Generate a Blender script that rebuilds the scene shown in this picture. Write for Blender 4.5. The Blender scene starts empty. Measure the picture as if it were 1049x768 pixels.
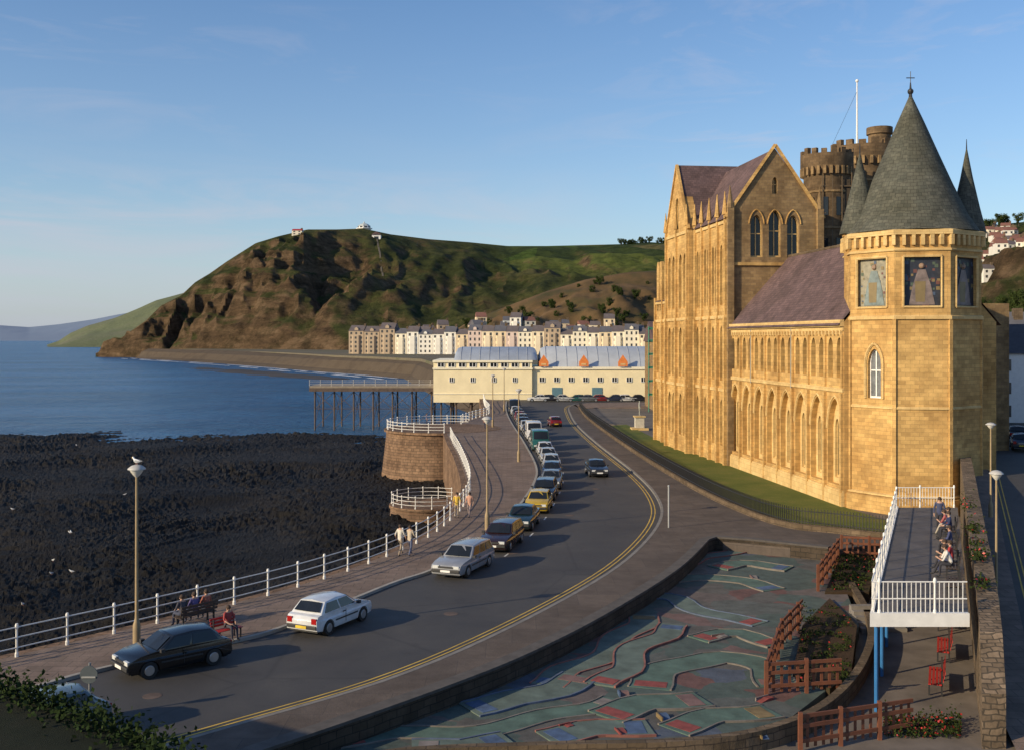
import bpy, bmesh, math, random
from mathutils import Vector, Matrix, noise
from mathutils.geometry import tessellate_polygon
random.seed(7)
F=1100.;H=12.;CX=524.5;CY=347.
GZ=-.4
def G(px,py,z=0.):
    Y=F*(H-z)/(py-CY); return Vector(((px-CX)/F*Y,Y,z))
def A(px,Y,z=0.): return Vector(((px-CX)/F*Y,Y,z))
COL=bpy.context.scene.collection
KIDS={}
# ------------------------------------------------ materials
def nt(name):
    m=bpy.data.materials.new(name); m.use_nodes=True
    n=m.node_tree; b=n.nodes['Principled BSDF']; return m,n,b
def N(n,t,**k):
    x=n.nodes.new(t)
    for a,v in k.items(): setattr(x,a,v)
    return x
def ramp(n,stops):
    r=N(n,'ShaderNodeValToRGB'); e=r.color_ramp.elements
    e[0].position,e[0].color=stops[0][0],(*stops[0][1],1)
    e[1].position,e[1].color=stops[-1][0],(*stops[-1][1],1)
    for p,c in stops[1:-1]:
        q=e.new(p); q.color=(*c,1)
    return r
def mixc(n,a,b,f,blend='MIX'):
    m=N(n,'ShaderNodeMix',data_type='RGBA',blend_type=blend)
    for s,v in ((m.inputs[0],f),(m.inputs[6],a),(m.inputs[7],b)):
        if hasattr(v,'links'): n.links.new(v,s)
        else: s.default_value=(*v,1) if isinstance(v,tuple) else v
    return m.outputs[2]
def noi(n,co,scale,detail=5,rough=.6,dist=0):
    x=N(n,'ShaderNodeTexNoise'); x.inputs['Scale'].default_value=scale; x.inputs['Detail'].default_value=detail
    x.inputs['Roughness'].default_value=rough; x.inputs['Distortion'].default_value=dist
    n.links.new(co,x.inputs['Vector']); return x.outputs['Fac']
def bump(n,b,h,s,d=.05,prev=None):
    x=N(n,'ShaderNodeBump'); x.inputs['Strength'].default_value=s; x.inputs['Distance'].default_value=d
    n.links.new(h,x.inputs['Height'])
    if prev: n.links.new(prev,x.inputs['Normal'])
    n.links.new(x.outputs[0],b.inputs['Normal']); return x.outputs[0]
def tc(n,k='Object'): return N(n,'ShaderNodeTexCoord').outputs[k]
MC={}
def pm(col,rough=.7,var=.15,scale=2.,bmp=.0,metal=0,name='surface'):
    key=(col,rough,var,scale,bmp,metal)
    if key in MC: return MC[key]
    m,n,b=nt(name); co=tc(n)
    f=noi(n,co,scale)
    lo=tuple(c*(1-var) for c in col); hi=tuple(min(1,c*(1+var)) for c in col)
    r=ramp(n,[(.3,lo),(.7,hi)]); n.links.new(f,r.inputs[0]); n.links.new(r.outputs[0],b.inputs['Base Color'])
    b.inputs['Roughness'].default_value=rough; b.inputs['Metallic'].default_value=metal
    if bmp: bump(n,b,noi(n,co,scale*8),bmp,.03)
    MC[key]=m; return m
def brickm(name,c1,c2,mortar,bw,bh,var=.35,msize=.012,bs=.5,stain=(.5,.5,.5),sscale=.25,rough=.9,uv='UV',warp=0):
    m,n,b=nt(name); co=tc(n,uv)
    if warp:
        nz=N(n,'ShaderNodeTexNoise'); nz.inputs['Scale'].default_value=1.5; n.links.new(co,nz.inputs['Vector'])
        va=N(n,'ShaderNodeVectorMath',operation='MULTIPLY_ADD'); n.links.new(nz.outputs['Color'],va.inputs[0]); va.inputs[1].default_value=(warp,warp,0); n.links.new(co,va.inputs[2]); co=va.outputs[0]
    t=N(n,'ShaderNodeTexBrick'); t.inputs['Scale'].default_value=1
    t.inputs['Brick Width'].default_value=bw; t.inputs['Row Height'].default_value=bh; t.inputs['Mortar Size'].default_value=msize
    t.inputs['Mortar Smooth'].default_value=.3
    t.inputs['Color1'].default_value=(*c1,1); t.inputs['Color2'].default_value=(*c2,1); t.inputs['Mortar'].default_value=(*mortar,1)
    n.links.new(co,t.inputs['Vector'])
    o=tc(n)
    r=ramp(n,[(.3,(1-var,)*3),(.7,(1+var*.4,)*3)]); n.links.new(noi(n,o,1.1,6,.7),r.inputs[0])
    c=mixc(n,t.outputs['Color'],r.outputs[0],.8,'MULTIPLY')
    r2=ramp(n,[(.42,(1,1,1)),(.68,stain)]); n.links.new(noi(n,o,sscale,6,.65,.5),r2.inputs[0])
    c=mixc(n,c,r2.outputs[0],.7,'MULTIPLY')
    n.links.new(c,b.inputs['Base Color']); b.inputs['Roughness'].default_value=rough
    b.inputs['Specular IOR Level'].default_value=.2
    p=bump(n,b,t.outputs['Fac'],-bs,.03); bump(n,b,noi(n,o,9,4),.4,.04,p)
    return m
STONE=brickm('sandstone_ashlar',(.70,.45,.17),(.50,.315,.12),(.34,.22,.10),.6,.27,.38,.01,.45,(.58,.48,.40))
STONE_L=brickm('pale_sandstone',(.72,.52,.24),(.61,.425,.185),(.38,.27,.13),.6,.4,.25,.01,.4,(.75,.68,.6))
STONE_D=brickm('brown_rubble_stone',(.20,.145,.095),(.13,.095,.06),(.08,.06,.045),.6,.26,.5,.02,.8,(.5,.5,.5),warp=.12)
STONE_B=brickm('brown_sandstone',(.36,.245,.12),(.25,.165,.085),(.2,.15,.1),.55,.27,.45,.012,.5,(.45,.4,.36))  # darker, browner block colours than the ashlar
BASTION=brickm('weathered_stone',(.30,.19,.12),(.19,.12,.08),(.10,.075,.05),.8,.36,.5,.03,.9,(.42,.38,.36),warp=.15)
SLATE=brickm('purple_slate',(.175,.115,.115),(.125,.085,.088),(.07,.05,.05),.45,.28,.4,.015,.5,(.55,.58,.55))
SLATE_G=brickm('grey_green_slate',(.13,.13,.105),(.085,.09,.075),(.045,.045,.04),.4,.28,.45,.015,.6,(.62,.6,.52))
PAVE=brickm('paving',(.25,.185,.15),(.205,.155,.125),(.11,.095,.08),.9,.6,.3,.015,.2,(.6,.58,.58),.3)
def asphalt():
    m,n,b=nt('asphalt'); co=tc(n)
    r=ramp(n,[(.3,(.040,.038,.038)),(.55,(.058,.054,.051)),(.75,(.082,.074,.066))]); n.links.new(noi(n,co,.22,8,.65,.6),r.inputs[0])
    r2=ramp(n,[(.35,(.75,.75,.75)),(.65,(1.2,1.2,1.2))]); n.links.new(noi(n,co,30,3,.8),r2.inputs[0])
    c=mixc(n,r.outputs[0],r2.outputs[0],.6,'MULTIPLY')
    v=N(n,'ShaderNodeTexVoronoi'); v.feature='DISTANCE_TO_EDGE'; v.inputs['Scale'].default_value=.12; n.links.new(co,v.inputs['Vector'])
    r3=ramp(n,[(.0,(.6,.6,.6)),(.012,(1,1,1))]); n.links.new(v.outputs['Distance'],r3.inputs[0])
    c=mixc(n,c,r3.outputs[0],.6,'MULTIPLY')
    r4=ramp(n,[(.55,(1,1,1)),(.75,(.6,.6,.6))]); n.links.new(noi(n,co,1.1,5,.7),r4.inputs[0]); c=mixc(n,c,r4.outputs[0],.6,'MULTIPLY')
    n.links.new(c,b.inputs['Base Color']); b.inputs['Roughness'].default_value=.75
    bump(n,b,noi(n,co,60,3),.35,.02); return m
ASPH=asphalt()
def grassm(name,a,bb,c,s=.15):
    m,n,b=nt(name); co=tc(n)
    r=ramp(n,[(.3,a),(.5,bb),(.72,c)]); n.links.new(noi(n,co,s,8,.7),r.inputs[0])
    r2=ramp(n,[(.3,(.6,.6,.6)),(.7,(1.25,1.25,1.25))]); n.links.new(noi(n,co,s*60,3,.8),r2.inputs[0])
    n.links.new(mixc(n,r.outputs[0],r2.outputs[0],.8,'MULTIPLY'),b.inputs['Base Color']); b.inputs['Roughness'].default_value=.95
    b.inputs['Specular IOR Level'].default_value=.15
    bump(n,b,noi(n,co,s*100,3),.6,.08); return m
LAWN=grassm('lawn',(.09,.12,.025),(.13,.15,.035),(.19,.17,.05),.3)
SOIL=grassm('soil',(.05,.032,.02),(.075,.048,.03),(.05,.05,.02),.5)
WHITE=pm((.78,.77,.74),.5,.08,3,name='white_paint')
CREAM=pm((.86,.74,.47),.7,.08,.5,name='cream_render')
IRON=pm((.02,.02,.022),.5,.1,name='black_iron')
RUST=pm((.10,.07,.055),.8,.4,1.5,name='rusty_iron')
GLASS=pm((.015,.018,.022),.06,.3,.5,name='dark_glass')
GLASSC=pm((.012,.014,.016),.12,.3,.8,name='leaded_glass')
BROWN=pm((.17,.06,.03),.7,.25,1.5,name='brown_timber')
RED=pm((.42,.03,.025),.5,.15,name='red_paint')
BLUE=pm((.03,.16,.4),.5,.15,name='blue_paint')
YEL=pm((.55,.36,.06),.8,.3,.8,name='yellow_road_paint')
GALV=pm((.35,.36,.36),.5,.1,name='galvanised_steel')
LAMPP=pm((.30,.22,.12),.6,.2,name='lamp_column_paint')
CONC=pm((.30,.28,.25),.9,.15,1.,.3,name='concrete')
TYRE=pm((.02,.02,.02),.8,.1,name='tyre_rubber')
CHROME=pm((.55,.55,.55),.3,.1,2,0,.8,name='alloy')
# ------------------------------------------------ mesh builder
class M:
    def __init__(s): s.v=[];s.f=[];s.m=[]
    def add(s,vs,fs,mi=0):
        o=len(s.v); s.v+= [Vector(v) for v in vs]; s.f+=[tuple(i+o for i in f) for f in fs]; s.m+=[mi]*len(fs); return s
    def box(s,x0,x1,y0,y1,z0,z1,mi=0):
        return s.add([(x0,y0,z0),(x1,y0,z0),(x1,y1,z0),(x0,y1,z0),(x0,y0,z1),(x1,y0,z1),(x1,y1,z1),(x0,y1,z1)],
          [(3,2,1,0),(4,5,6,7),(0,1,5,4),(1,2,6,5),(2,3,7,6),(3,0,4,7)],mi)
    def obox(s,c,u,l,w,z0,z1,mi=0):
        u=Vector((u[0],u[1],0)).normalized(); p=Vector((-u.y,u.x,0)); c=Vector((c[0],c[1],0))
        q=[c-u*l/2-p*w/2,c+u*l/2-p*w/2,c+u*l/2+p*w/2,c-u*l/2+p*w/2]
        return s.add([(a.x,a.y,z0) for a in q]+[(a.x,a.y,z1) for a in q],[(3,2,1,0),(4,5,6,7),(0,1,5,4),(1,2,6,5),(2,3,7,6),(3,0,4,7)],mi)
    def cyl(s,p0,p1,r0,r1=None,n=10,mi=0,caps=True):
        p0=Vector(p0);p1=Vector(p1); r1=r0 if r1 is None else r1
        d=(p1-p0).normalized(); a=d.orthogonal().normalized(); b=d.cross(a)
        vs=[p0+(a*math.cos(t)+b*math.sin(t))*r0 for t in [2*math.pi*i/n for i in range(n)]]
        vs+=[p1+(a*math.cos(t)+b*math.sin(t))*r1 for t in [2*math.pi*i/n for i in range(n)]]
        fs=[(i,(i+1)%n,n+(i+1)%n,n+i) for i in range(n)]
        if caps: fs+=[tuple(range(n))[::-1],tuple(range(n,2*n))]
        return s.add(vs,fs,mi)
    def lathe(s,prof,c,n=16,ph=0,mi=0):
        c=Vector(c); vs=[];fs=[]
        for r,z in prof:
            for i in range(n):
                t=2*math.pi*i/n+ph; vs.append(c+Vector((r*math.cos(t),r*math.sin(t),z)))
        for k in range(len(prof)-1):
            for i in range(n):
                fs.append((k*n+i,k*n+(i+1)%n,(k+1)*n+(i+1)%n,(k+1)*n+i))
        fs+=[tuple(range(n))[::-1],tuple(range((len(prof)-1)*n,len(prof)*n))]
        return s.add(vs,fs,mi)
    def sph(s,c,r,sc=(1,1,1),n=10,mi=0):
        c=Vector(c); prof=[(max(.02,math.sin(math.pi*k/(n//2+1)))*r,-math.cos(math.pi*k/(n//2+1))*r) for k in range(n//2+2)]
        t=M().lathe(prof,(0,0,0),n); return s.add([c+Vector((v.x*sc[0],v.y*sc[1],v.z*sc[2])) for v in t.v],t.f,mi)
    def prism(s,poly,z0,z1,mi=0):
        p=[(a[0],a[1]) for a in poly]; n=len(p)
        tr=tessellate_polygon([[Vector((a,b,0)) for a,b in p]])
        vs=[(a,b,z0) for a,b in p]+[(a,b,z1) for a,b in p]
        fs=[t for t in tr]+[tuple(i+n for i in t)[::-1] for t in tr]+[(i,(i+1)%n,n+(i+1)%n,n+i) for i in range(n)]
        return s.add(vs,fs,mi)
    def ribbon(s,path,a,b,z0,z1,mi=0):
        L=[];R=[]
        n=len(path)
        for i,p in enumerate(path):
            q=Vector(path[min(i+1,n-1)][:2])-Vector(path[max(i-1,0)][:2]); q.normalize(); nn=Vector((-q.y,q.x)); pp=Vector(p[:2])
            L.append(pp+nn*a); R.append(pp+nn*b)
        for i in range(n-1):
            pts=[L[i],L[i+1],R[i+1],R[i]]
            s.add([(p.x,p.y,z0) for p in pts]+[(p.x,p.y,z1) for p in pts],[(3,2,1,0),(4,5,6,7),(0,1,5,4),(2,3,7,6)]+([(3,0,4,7)] if i==0 else [])+([(1,2,6,5)] if i==n-2 else []),mi)
        return s
    def wall(s,P,u,n,outline,holes,depth,mi=0,thick=0):
        P=Vector(P);u=Vector(u);n=Vector(n)
        def w(p,d=0): return P+u*p[0]+Vector((0,0,p[1]))-n*d
        loops=[[Vector((a,b,0)) for a,b in outline]]+[[Vector((a,b,0)) for a,b in h] for h in holes]
        tr=tessellate_polygon(loops); flat=[p for l in loops for p in l]
        s.add([w(p) for p in flat],[t for t in tr],mi)
        for h in holes:
            k=len(h); s.add([w(p) for p in h]+[w(p,depth) for p in h],[(i,(i+1)%k,k+(i+1)%k,k+i) for i in range(k)],mi)
        if thick:
            k=len(outline); s.add([w(p) for p in outline]+[w(p,thick) for p in outline],[(i,(i+1)%k,k+(i+1)%k,k+i) for i in range(k)],mi)
        return s
def uvs(me):
    uv=me.uv_layers.new(name='UVMap').data
    vc=[v.co for v in me.vertices]
    for p in me.polygons:
        n=p.normal
        if abs(n.z)>.92: t=Vector((1,0,0)); b=Vector((0,1,0))
        else:
            t=Vector((-n.y,n.x,0)).normalized(); b=n.cross(t)
            if b.z<0: b=-b
        for li in p.loop_indices:
            c=vc[me.loops[li].vertex_index]; uv[li].uv=(c.dot(t),c.dot(b))
def mk(m,name,mats,parent=None,smooth=False,recalc=True,bevel=0,loc=None,subtract=None):
    me=bpy.data.meshes.new(name)
    vs=m.v if subtract is None else [v-subtract for v in m.v]
    me.from_pydata([tuple(v) for v in vs],[],m.f)
    if not isinstance(mats,(list,tuple)): mats=[mats]
    for x in mats: me.materials.append(x)
    for p,i in zip(me.polygons,m.m): p.material_index=i
    if recalc or bevel:
        bm=bmesh.new(); bm.from_mesh(me)
        if bevel:
            bmesh.ops.remove_doubles(bm,verts=bm.verts,dist=.0005)
        bmesh.ops.recalc_face_normals(bm,faces=bm.faces)
        if bevel:
            es=[e for e in bm.edges if len(e.link_faces)==2 and e.calc_face_angle(0)>.45]
            bmesh.ops.bevel(bm,geom=es,offset=bevel,segments=2,affect='EDGES',profile=.5,clamp_overlap=True)
        bm.to_mesh(me); bm.free()
    uvs(me)
    if smooth:
        for p in me.polygons: p.use_smooth=True
        try: me.set_sharp_from_angle(angle=math.radians(40))
        except Exception: pass
    o=bpy.data.objects.new(name,me); COL.objects.link(o)
    if loc is not None: o.location=loc
    if parent is not None: o.parent=parent; KIDS.setdefault(parent.name,[]).append(o)
    return o
def thing(name,label,cat,loc=(0,0,0),rot=0,group=None):
    o=bpy.data.objects.new(name,None); COL.objects.link(o); o.location=loc; o.rotation_euler=(0,0,rot); o.empty_display_size=.3
    o['label']=label;o['category']=cat
    if group:o['group']=group
    return o
def put(t,m,name,mats,world=False,parent=None,**k):
    return mk(m,name,mats,parent or t,subtract=Vector(t.location) if world else None,**k)
def cp(o,parent):
    c=o.copy(); COL.objects.link(c); c.parent=parent; KIDS.setdefault(parent.name,[]).append(c)
    for k in KIDS.get(o.name,[]): cp(k,c)
    return c
def copy_thing(t,loc,rot,label=None,recol=None,scale=1):
    c=t.copy(); COL.objects.link(c); c.location=loc; c.rotation_euler=(0,0,rot); c.scale=(scale,)*3
    if label:c['label']=label
    for k in KIDS.get(t.name,[]):
        q=cp(k,c)
        if recol and k.name.split('.')[0] in recol:
            for i,mt in enumerate(recol[k.name.split('.')[0]]):
                q.material_slots[i].link='OBJECT'; q.material_slots[i].material=mt
    return c
def rm_(o):
    for k_ in KIDS.get(o.name,[]): rm_(k_)
    bpy.data.objects.remove(o)
def struct(m,name,mats,**k):
    o=mk(m,name,mats,**k); o['kind']='structure'; return o
def smooth(pts,n=6):
    P=[Vector(p[:2]) for p in pts]; out=[]
    for i in range(len(P)-1):
        a=P[max(i-1,0)];b=P[i];c=P[i+1];d=P[min(i+2,len(P)-1)]
        for k in range(n):
            t=k/n; out.append(.5*((2*b)+(c-a)*t+(2*a-5*b+4*c-d)*t*t+(3*b-a-3*c+d)*t**3))
    out.append(P[-1]); return out
def resample(path,sp):
    out=[];acc=0;nxt=0
    P=[Vector(p[:2]) for p in path]
    for a,b in zip(P,P[1:]):
        L=(b-a).length
        if L<1e-6: continue
        while nxt<=acc+L:
            t=(nxt-acc)/L; out.append((a.lerp(b,t),(b-a)/L)); nxt+=sp
        acc+=L
    return out
def at_y(path,Y):
    for a,b in zip(path,path[1:]):
        if min(a[1],b[1])<=Y<=max(a[1],b[1]) and a[1]!=b[1]:
            t=(Y-a[1])/(b[1]-a[1]); d=(Vector(b[:2])-Vector(a[:2])).normalized()
            return a[0]+(b[0]-a[0])*t,d
    return path[-1][0],Vector((0,1))
def arch(cx,z0,w,h,n=5):
    hw=w/2; rise=w*.9; zs=z0+h-rise; pts=[(cx-hw,z0),(cx+hw,z0)]
    for i in range(n):
        t=i/n; pts.append((cx+hw*(1-t**1.6), zs+rise*(math.sin(t*math.pi/2)*.75+t*.25)))
    pts.append((cx,z0+h))
    for i in range(n-1,-1,-1):
        t=i/n; pts.append((cx-hw*(1-t**1.6), zs+rise*(math.sin(t*math.pi/2)*.75+t*.25)))
    return pts
# ------------------------------------------------ world, sun, camera
sc=bpy.context.scene
w=bpy.data.worlds.new('World'); sc.world=w; w.use_nodes=True; wn=w.node_tree; wn.nodes.clear()
tosun=Vector((-.87,-.49,0)).normalized(); EL=math.radians(21)
sk=N(wn,'ShaderNodeTexSky',sky_type='NISHITA'); sk.sun_disc=False; sk.sun_elevation=EL; sk.sun_rotation=math.atan2(tosun.x,tosun.y)
sk.air_density=1.0; sk.dust_density=.6; sk.ozone_density=2.5; sk.altitude=10
hs=N(wn,'ShaderNodeHueSaturation'); hs.inputs['Saturation'].default_value=1.16; hs.inputs['Hue'].default_value=.506; wn.links.new(sk.outputs[0],hs.inputs['Color'])
b1=N(wn,'ShaderNodeBackground'); b1.inputs[1].default_value=.15; wn.links.new(hs.outputs[0],b1.inputs[0])
co=tc(wn,'Generated')
sp=N(wn,'ShaderNodeSeparateXYZ'); wn.links.new(co,sp.inputs[0])
def mth(op,a,b_,c=None):
    x=N(wn,'ShaderNodeMath',operation=op); x.use_clamp=True
    for i,v in enumerate((a,b_)):
        if hasattr(v,'links'): wn.links.new(v,x.inputs[i])
        else: x.inputs[i].default_value=v
    return x.outputs[0]
def clouds(scale,rot,loc,nscale,lo,hi,band,xband=None,dist=.8):
    mp=N(wn,'ShaderNodeMapping'); mp.inputs['Scale'].default_value=scale; mp.inputs['Rotation'].default_value=rot; mp.inputs['Location'].default_value=loc; wn.links.new(co,mp.inputs[0])
    c1=noi(wn,mp.outputs[0],nscale,12,.62,dist)
    r=ramp(wn,[(lo,(0,0,0)),(hi,(1,1,1))]); wn.links.new(c1,r.inputs[0])
    r2=ramp(wn,[(a,(v,v,v)) for a,v in band]); wn.links.new(sp.outputs[2],r2.inputs[0])
    o=mth('MULTIPLY',r.outputs[0],r2.outputs[0])
    if xband:
        mr=N(wn,'ShaderNodeMapRange'); mr.inputs[1].default_value=xband[0]; mr.inputs[2].default_value=xband[1]; wn.links.new(sp.outputs[0],mr.inputs[0]); o=mth('MULTIPLY',o,mr.outputs[0])
    return o
bank=clouds((1.5,1.5,9),(0,.10,0),(.3,.1,.5),2.4,.40,.68,[(.02,.15),(.07,.3),(.105,.48),(.135,.40),(.155,.06),(.2,0)],(.14,-.14))
wisp=clouds((2.6,2.6,11),(0,-.42,0),(1.7,.4,.2),2.0,.52,.80,[(.12,0),(.17,.32),(.26,.30),(.5,.15)],(-.05,.22),1.6)
wisp2=clouds((2.2,2.2,12),(0,.2,0),(4.7,1.4,.2),2.0,.55,.82,[(.16,0),(.2,.22),(.26,.2),(.32,.0)],(.1,-.2),1.2)
cl=mth('ADD',mth('ADD',bank,wisp),wisp2)
hz=ramp(wn,[(0.0,(.60,.60,.60)),(.05,(.42,.42,.42)),(.13,(.18,.18,.18)),(.3,(.04,.04,.04))]); wn.links.new(sp.outputs[2],hz.inputs[0])
fac=mth('ADD',hz.outputs[0],cl)
b2=N(wn,'ShaderNodeBackground'); b2.inputs[1].default_value=.98
rat=mth('DIVIDE',cl,mth('ADD',fac,.001))
cc_=mixc(wn,(.40,.49,.68),(.70,.63,.67),rat); wn.links.new(cc_,b2.inputs[0])
mx=N(wn,'ShaderNodeMixShader'); wn.links.new(fac,mx.inputs[0]); wn.links.new(b1.outputs[0],mx.inputs[1]); wn.links.new(b2.outputs[0],mx.inputs[2])
wo=N(wn,'ShaderNodeOutputWorld'); wn.links.new(mx.outputs[0],wo.inputs[0])
sl=bpy.data.lights.new('sun','SUN'); sl.energy=5.0; sl.angle=math.radians(.5); sl.color=(1,.81,.53)
so=bpy.data.objects.new('sun',sl); COL.objects.link(so)
sd=Vector((tosun.x*math.cos(EL),tosun.y*math.cos(EL),math.sin(EL))); so.rotation_euler=sd.to_track_quat('Z','Y').to_euler()
cam=bpy.data.cameras.new('camera'); cam.sensor_width=36; cam.lens=36*F/1049; cam.shift_y=-37/1049; cam.clip_end=80000; cam.clip_start=.5
cob=bpy.data.objects.new('camera',cam); COL.objects.link(cob); cob.location=(0,0,H); cob.rotation_euler=(math.pi/2,0,0); sc.camera=cob
sc.view_settings.view_transform='Standard'
try: sc.view_settings.look='None'
except Exception: pass
# ------------------------------------------------ sea
def seam():
    m,n,b=nt('sea_water'); co=tc(n)
    b.inputs['Roughness'].default_value=.25; b.inputs['IOR'].default_value=1.2
    mp=N(n,'ShaderNodeMapping'); mp.inputs['Scale'].default_value=(.5,1,1); n.links.new(co,mp.inputs[0])
    p=bump(n,b,noi(n,mp.outputs[0],.35,6,.65),1.,2.2); bump(n,b,noi(n,mp.outputs[0],.035,5,.6),.8,8,p)
    r=ramp(n,[(.35,(.014,.074,.17)),(.65,(.028,.12,.27))]); n.links.new(noi(n,mp.outputs[0],.02,6,.6),r.inputs[0]); n.links.new(r.outputs[0],b.inputs['Base Color'])
    return m
struct(M().add([(-40000,-300,-6.3),(40000,-300,-6.3),(40000,60000,-6.3),(-40000,60000,-6.3)],[(0,1,2,3)]),'sea',seam(),recalc=False)
# ------------------------------------------------ plan polylines
SEA=[(-60,-15),(-40,13),(-26,31),(-19,39.9),(-13.8,46.6),(-10.2,52),(-6.9,59.2),(-4.6,68),(-3.5,83.5),(-5.3,107),(-7.2,125),(-8.4,142),(-6.4,158),(-3.9,171),(-5,190),(-6,214)]
KERB=[(-55,-15),(-32,17),(-19,33),(-14.9,38.7),(-11,42.4),(-9.3,44.7),(-5.9,52.2),(-3.8,56.2),(-1.2,65.7),(.5,76.3),(1.9,89.2),(2.3,100.8),(1.5,122),(0.2,148),(-.6,167),(-1,186),(-1,205)]
RIGHT=[(-55,-8),(-35,8),(-19,22.5),(-9.4,32.3),(-3.7,38.5),(1.5,47.5),(6.1,57.9),(9.6,70.2),(10.9,81),(10.9,95.7),(9.7,122),(9,147),(9.2,169),(10.2,190),(14,200),(24,203),(60,205)]
WALL=[(-33,4.5),(-17,20.5),(-7.6,30.2),(-1.8,36.9),(1.4,41.5),(4.6,47.2),(8.3,54.8),(11.2,62.5)]
FENCE=[(23,63.2),(20,65.7),(17.1,68.4),(15.2,77.6),(13.9,92.3),(12.5,119),(11.3,159),(11.6,185)]
SEAs=smooth(SEA);KERBs=smooth(KERB);RIGHTs=smooth(RIGHT);WALLs=smooth(WALL);FENCEs=smooth(FENCE)
GRD=pm((.13,.12,.105),.9,.3,.8,.3,name='ground_surface')
struct(M().prism([(x+.35,y) for x,y in SEA]+[(-3,216),(80,222),(400,230),(2000,300),(2000,-200),(-60,-200)],-7.5,-.9),'ground',GRD)
town=[(6,224),(-12,300),(-30,420),(-42,500),(-70,560),(-100,610),(-118,650),(-150,720),(-230,860),(-300,980),(-300,1300),(2200,1300),(2200,310),(400,238),(80,226)]
struct(M().prism(town,-7,2.6),'ground',grassm('town_ground',(.12,.11,.09),(.16,.14,.1),(.08,.1,.04),.02))
up=[(6,224),(-12,300),(-30,420),(-42,500),(-70,560),(-100,610),(-118,650),(-150,720),(-235,860),(-300,950),(-345,1010)]
lo=[(-2,224),(-18,300),(-37,414),(-50,495),(-77,550),(-108,600),(-131,642),(-169,713),(-253,854),(-315,945),(-354,1008)]
m=M(); n=len(up)
bz=[]
for (a,b),(c,d) in zip(up,lo):
    bz.append([(a+3,b+1,2.7),((a*2+c)/3,(b*2+d)/3,0),((a+2*c)/3,(b+2*d)/3,-4.5),(c,d,-6.35),(c*1.03-6,d*.97,-7.5)])
for i in range(n-1):
    for k in range(4):
        m.add([bz[i][k],bz[i+1][k],bz[i+1][k+1],bz[i][k+1]],[(0,1,2,3)])
struct(m,'beach',grassm('shingle',(.07,.052,.038),(.10,.078,.056),(.055,.042,.032),.05))
m=M(); C=90; R=12; vs=[]
for i in range(C):
    u=i/(C-1); a=Vector((-60,455)).lerp(Vector((-215,700)),u)
    for j in range(R):
        v=j/(R-1); X=a.x-28*(v-.5)*1.; Y=a.y-34*(v-.5)
        z=-6.9+1.0*math.sin(math.pi*v)*math.sin(math.pi*u)**.5+noise.noise(Vector((X*.05,Y*.05,0)))*.9
        vs.append((X,Y,z))
m.add(vs,[(i*R+j,i*R+j+1,(i+1)*R+j+1,(i+1)*R+j) for i in range(C-1) for j in range(R-1)])
struct(m,'tidal_reef',pm((.04,.033,.028),.8,.3,.1,name='wet_reef'),recalc=False)
m=M()
for off in (0,9):
    fo=smooth([(c-2-off*.6,d-1-off) for c,d in lo[3:11]],5)
    for i in range(len(fo)-1):
        if random.random()<.7:
            wd=.8+random.random()*1.6; a=fo[i];b=fo[i+1]
            m.add([(a.x-wd,a.y-wd,-6.24),(b.x-wd,b.y-wd,-6.24),(b.x,b.y,-6.24),(a.x,a.y,-6.24)],[(0,1,2,3)])
struct(m,'surf_foam',pm((.75,.75,.75),.8,name='foam'),recalc=False)
# rocky foreshore
def rockm():
    m,n,b=nt('seaweed_rock'); co=tc(n)
    r=ramp(n,[(.3,(.005,.0045,.004)),(.48,(.012,.010,.008)),(.62,(.026,.021,.014)),(.82,(.10,.083,.062))]); n.links.new(noi(n,co,.7,12,.8,.6),r.inputs[0])
    r2=ramp(n,[(.38,(.45,.45,.45)),(.6,(1.5,1.45,1.35))]); n.links.new(noi(n,co,.07,6,.65,1.),r2.inputs[0])
    n.links.new(mixc(n,r.outputs[0],r2.outputs[0],1.,'MULTIPLY'),b.inputs['Base Color']); b.inputs['Roughness'].default_value=.7; b.inputs['Specular IOR Level'].default_value=.3
    p=bump(n,b,noi(n,co,2.6,9,.85),1.,.4); bump(n,b,noi(n,co,11,5,.8),1.,.12,p); return m
rows=450; cols=440; m=M(); vs=[]
for j in range(rows):
    Y=26*(230/26)**(j/(rows-1))
    for i in range(cols):
        px=-120+640*i/(cols-1); X=(px-CX)/F*Y
        wx=noise.noise(Vector((X*.06,Y*.06,51)))*6
        a=X*.8+Y*.6+wx; c=-X*.6+Y*.8+wx
        big=noise.noise(Vector((X*.04,Y*.04,2)))
        # stepped strata ledges running obliquely across the shore
        s_=c*.16+noise.noise(Vector((a*.05,c*.05,8)))*1.4; fr=s_-math.floor(s_); led=(fr**2.2)*.85
        rough_=max(.15,.55+.9*noise.noise(Vector((X*.08,Y*.06,31))))
        h=led*(.6+.6*noise.noise(Vector((a*.1,c*.1,77))))+big*.6
        h+=rough_*(abs(noise.noise(Vector((a*.45,c*1.1,9))))*.75+abs(noise.noise(Vector((X*2.0,Y*2.0,11))))*.42)
        h+=abs(noise.noise(Vector((X*3.7,Y*3.7,5))))*.12
        base=-6.0-1.1*max(0,(Y-178)/40) - .8*max(0,(Y-203)/20) + .5*noise.noise(Vector((X*.03,3,3)))*(1 if Y>160 else 0)
        vs.append((X,Y,base+h))
m.add(vs,[(j*cols+i,j*cols+i+1,(j+1)*cols+i+1,(j+1)*cols+i) for j in range(rows-1) for i in range(cols-1)]); struct(m,'rocky_foreshore',rockm(),recalc=False)
def left_of(p,d): return Vector((-d.y,d.x))
prom=[(p.x,p.y) for p in SEAs]+[(p.x,p.y) for p in reversed(KERBs)]
struct(M().prism(prom,-1,.12),'pavement',PAVE)
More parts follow.
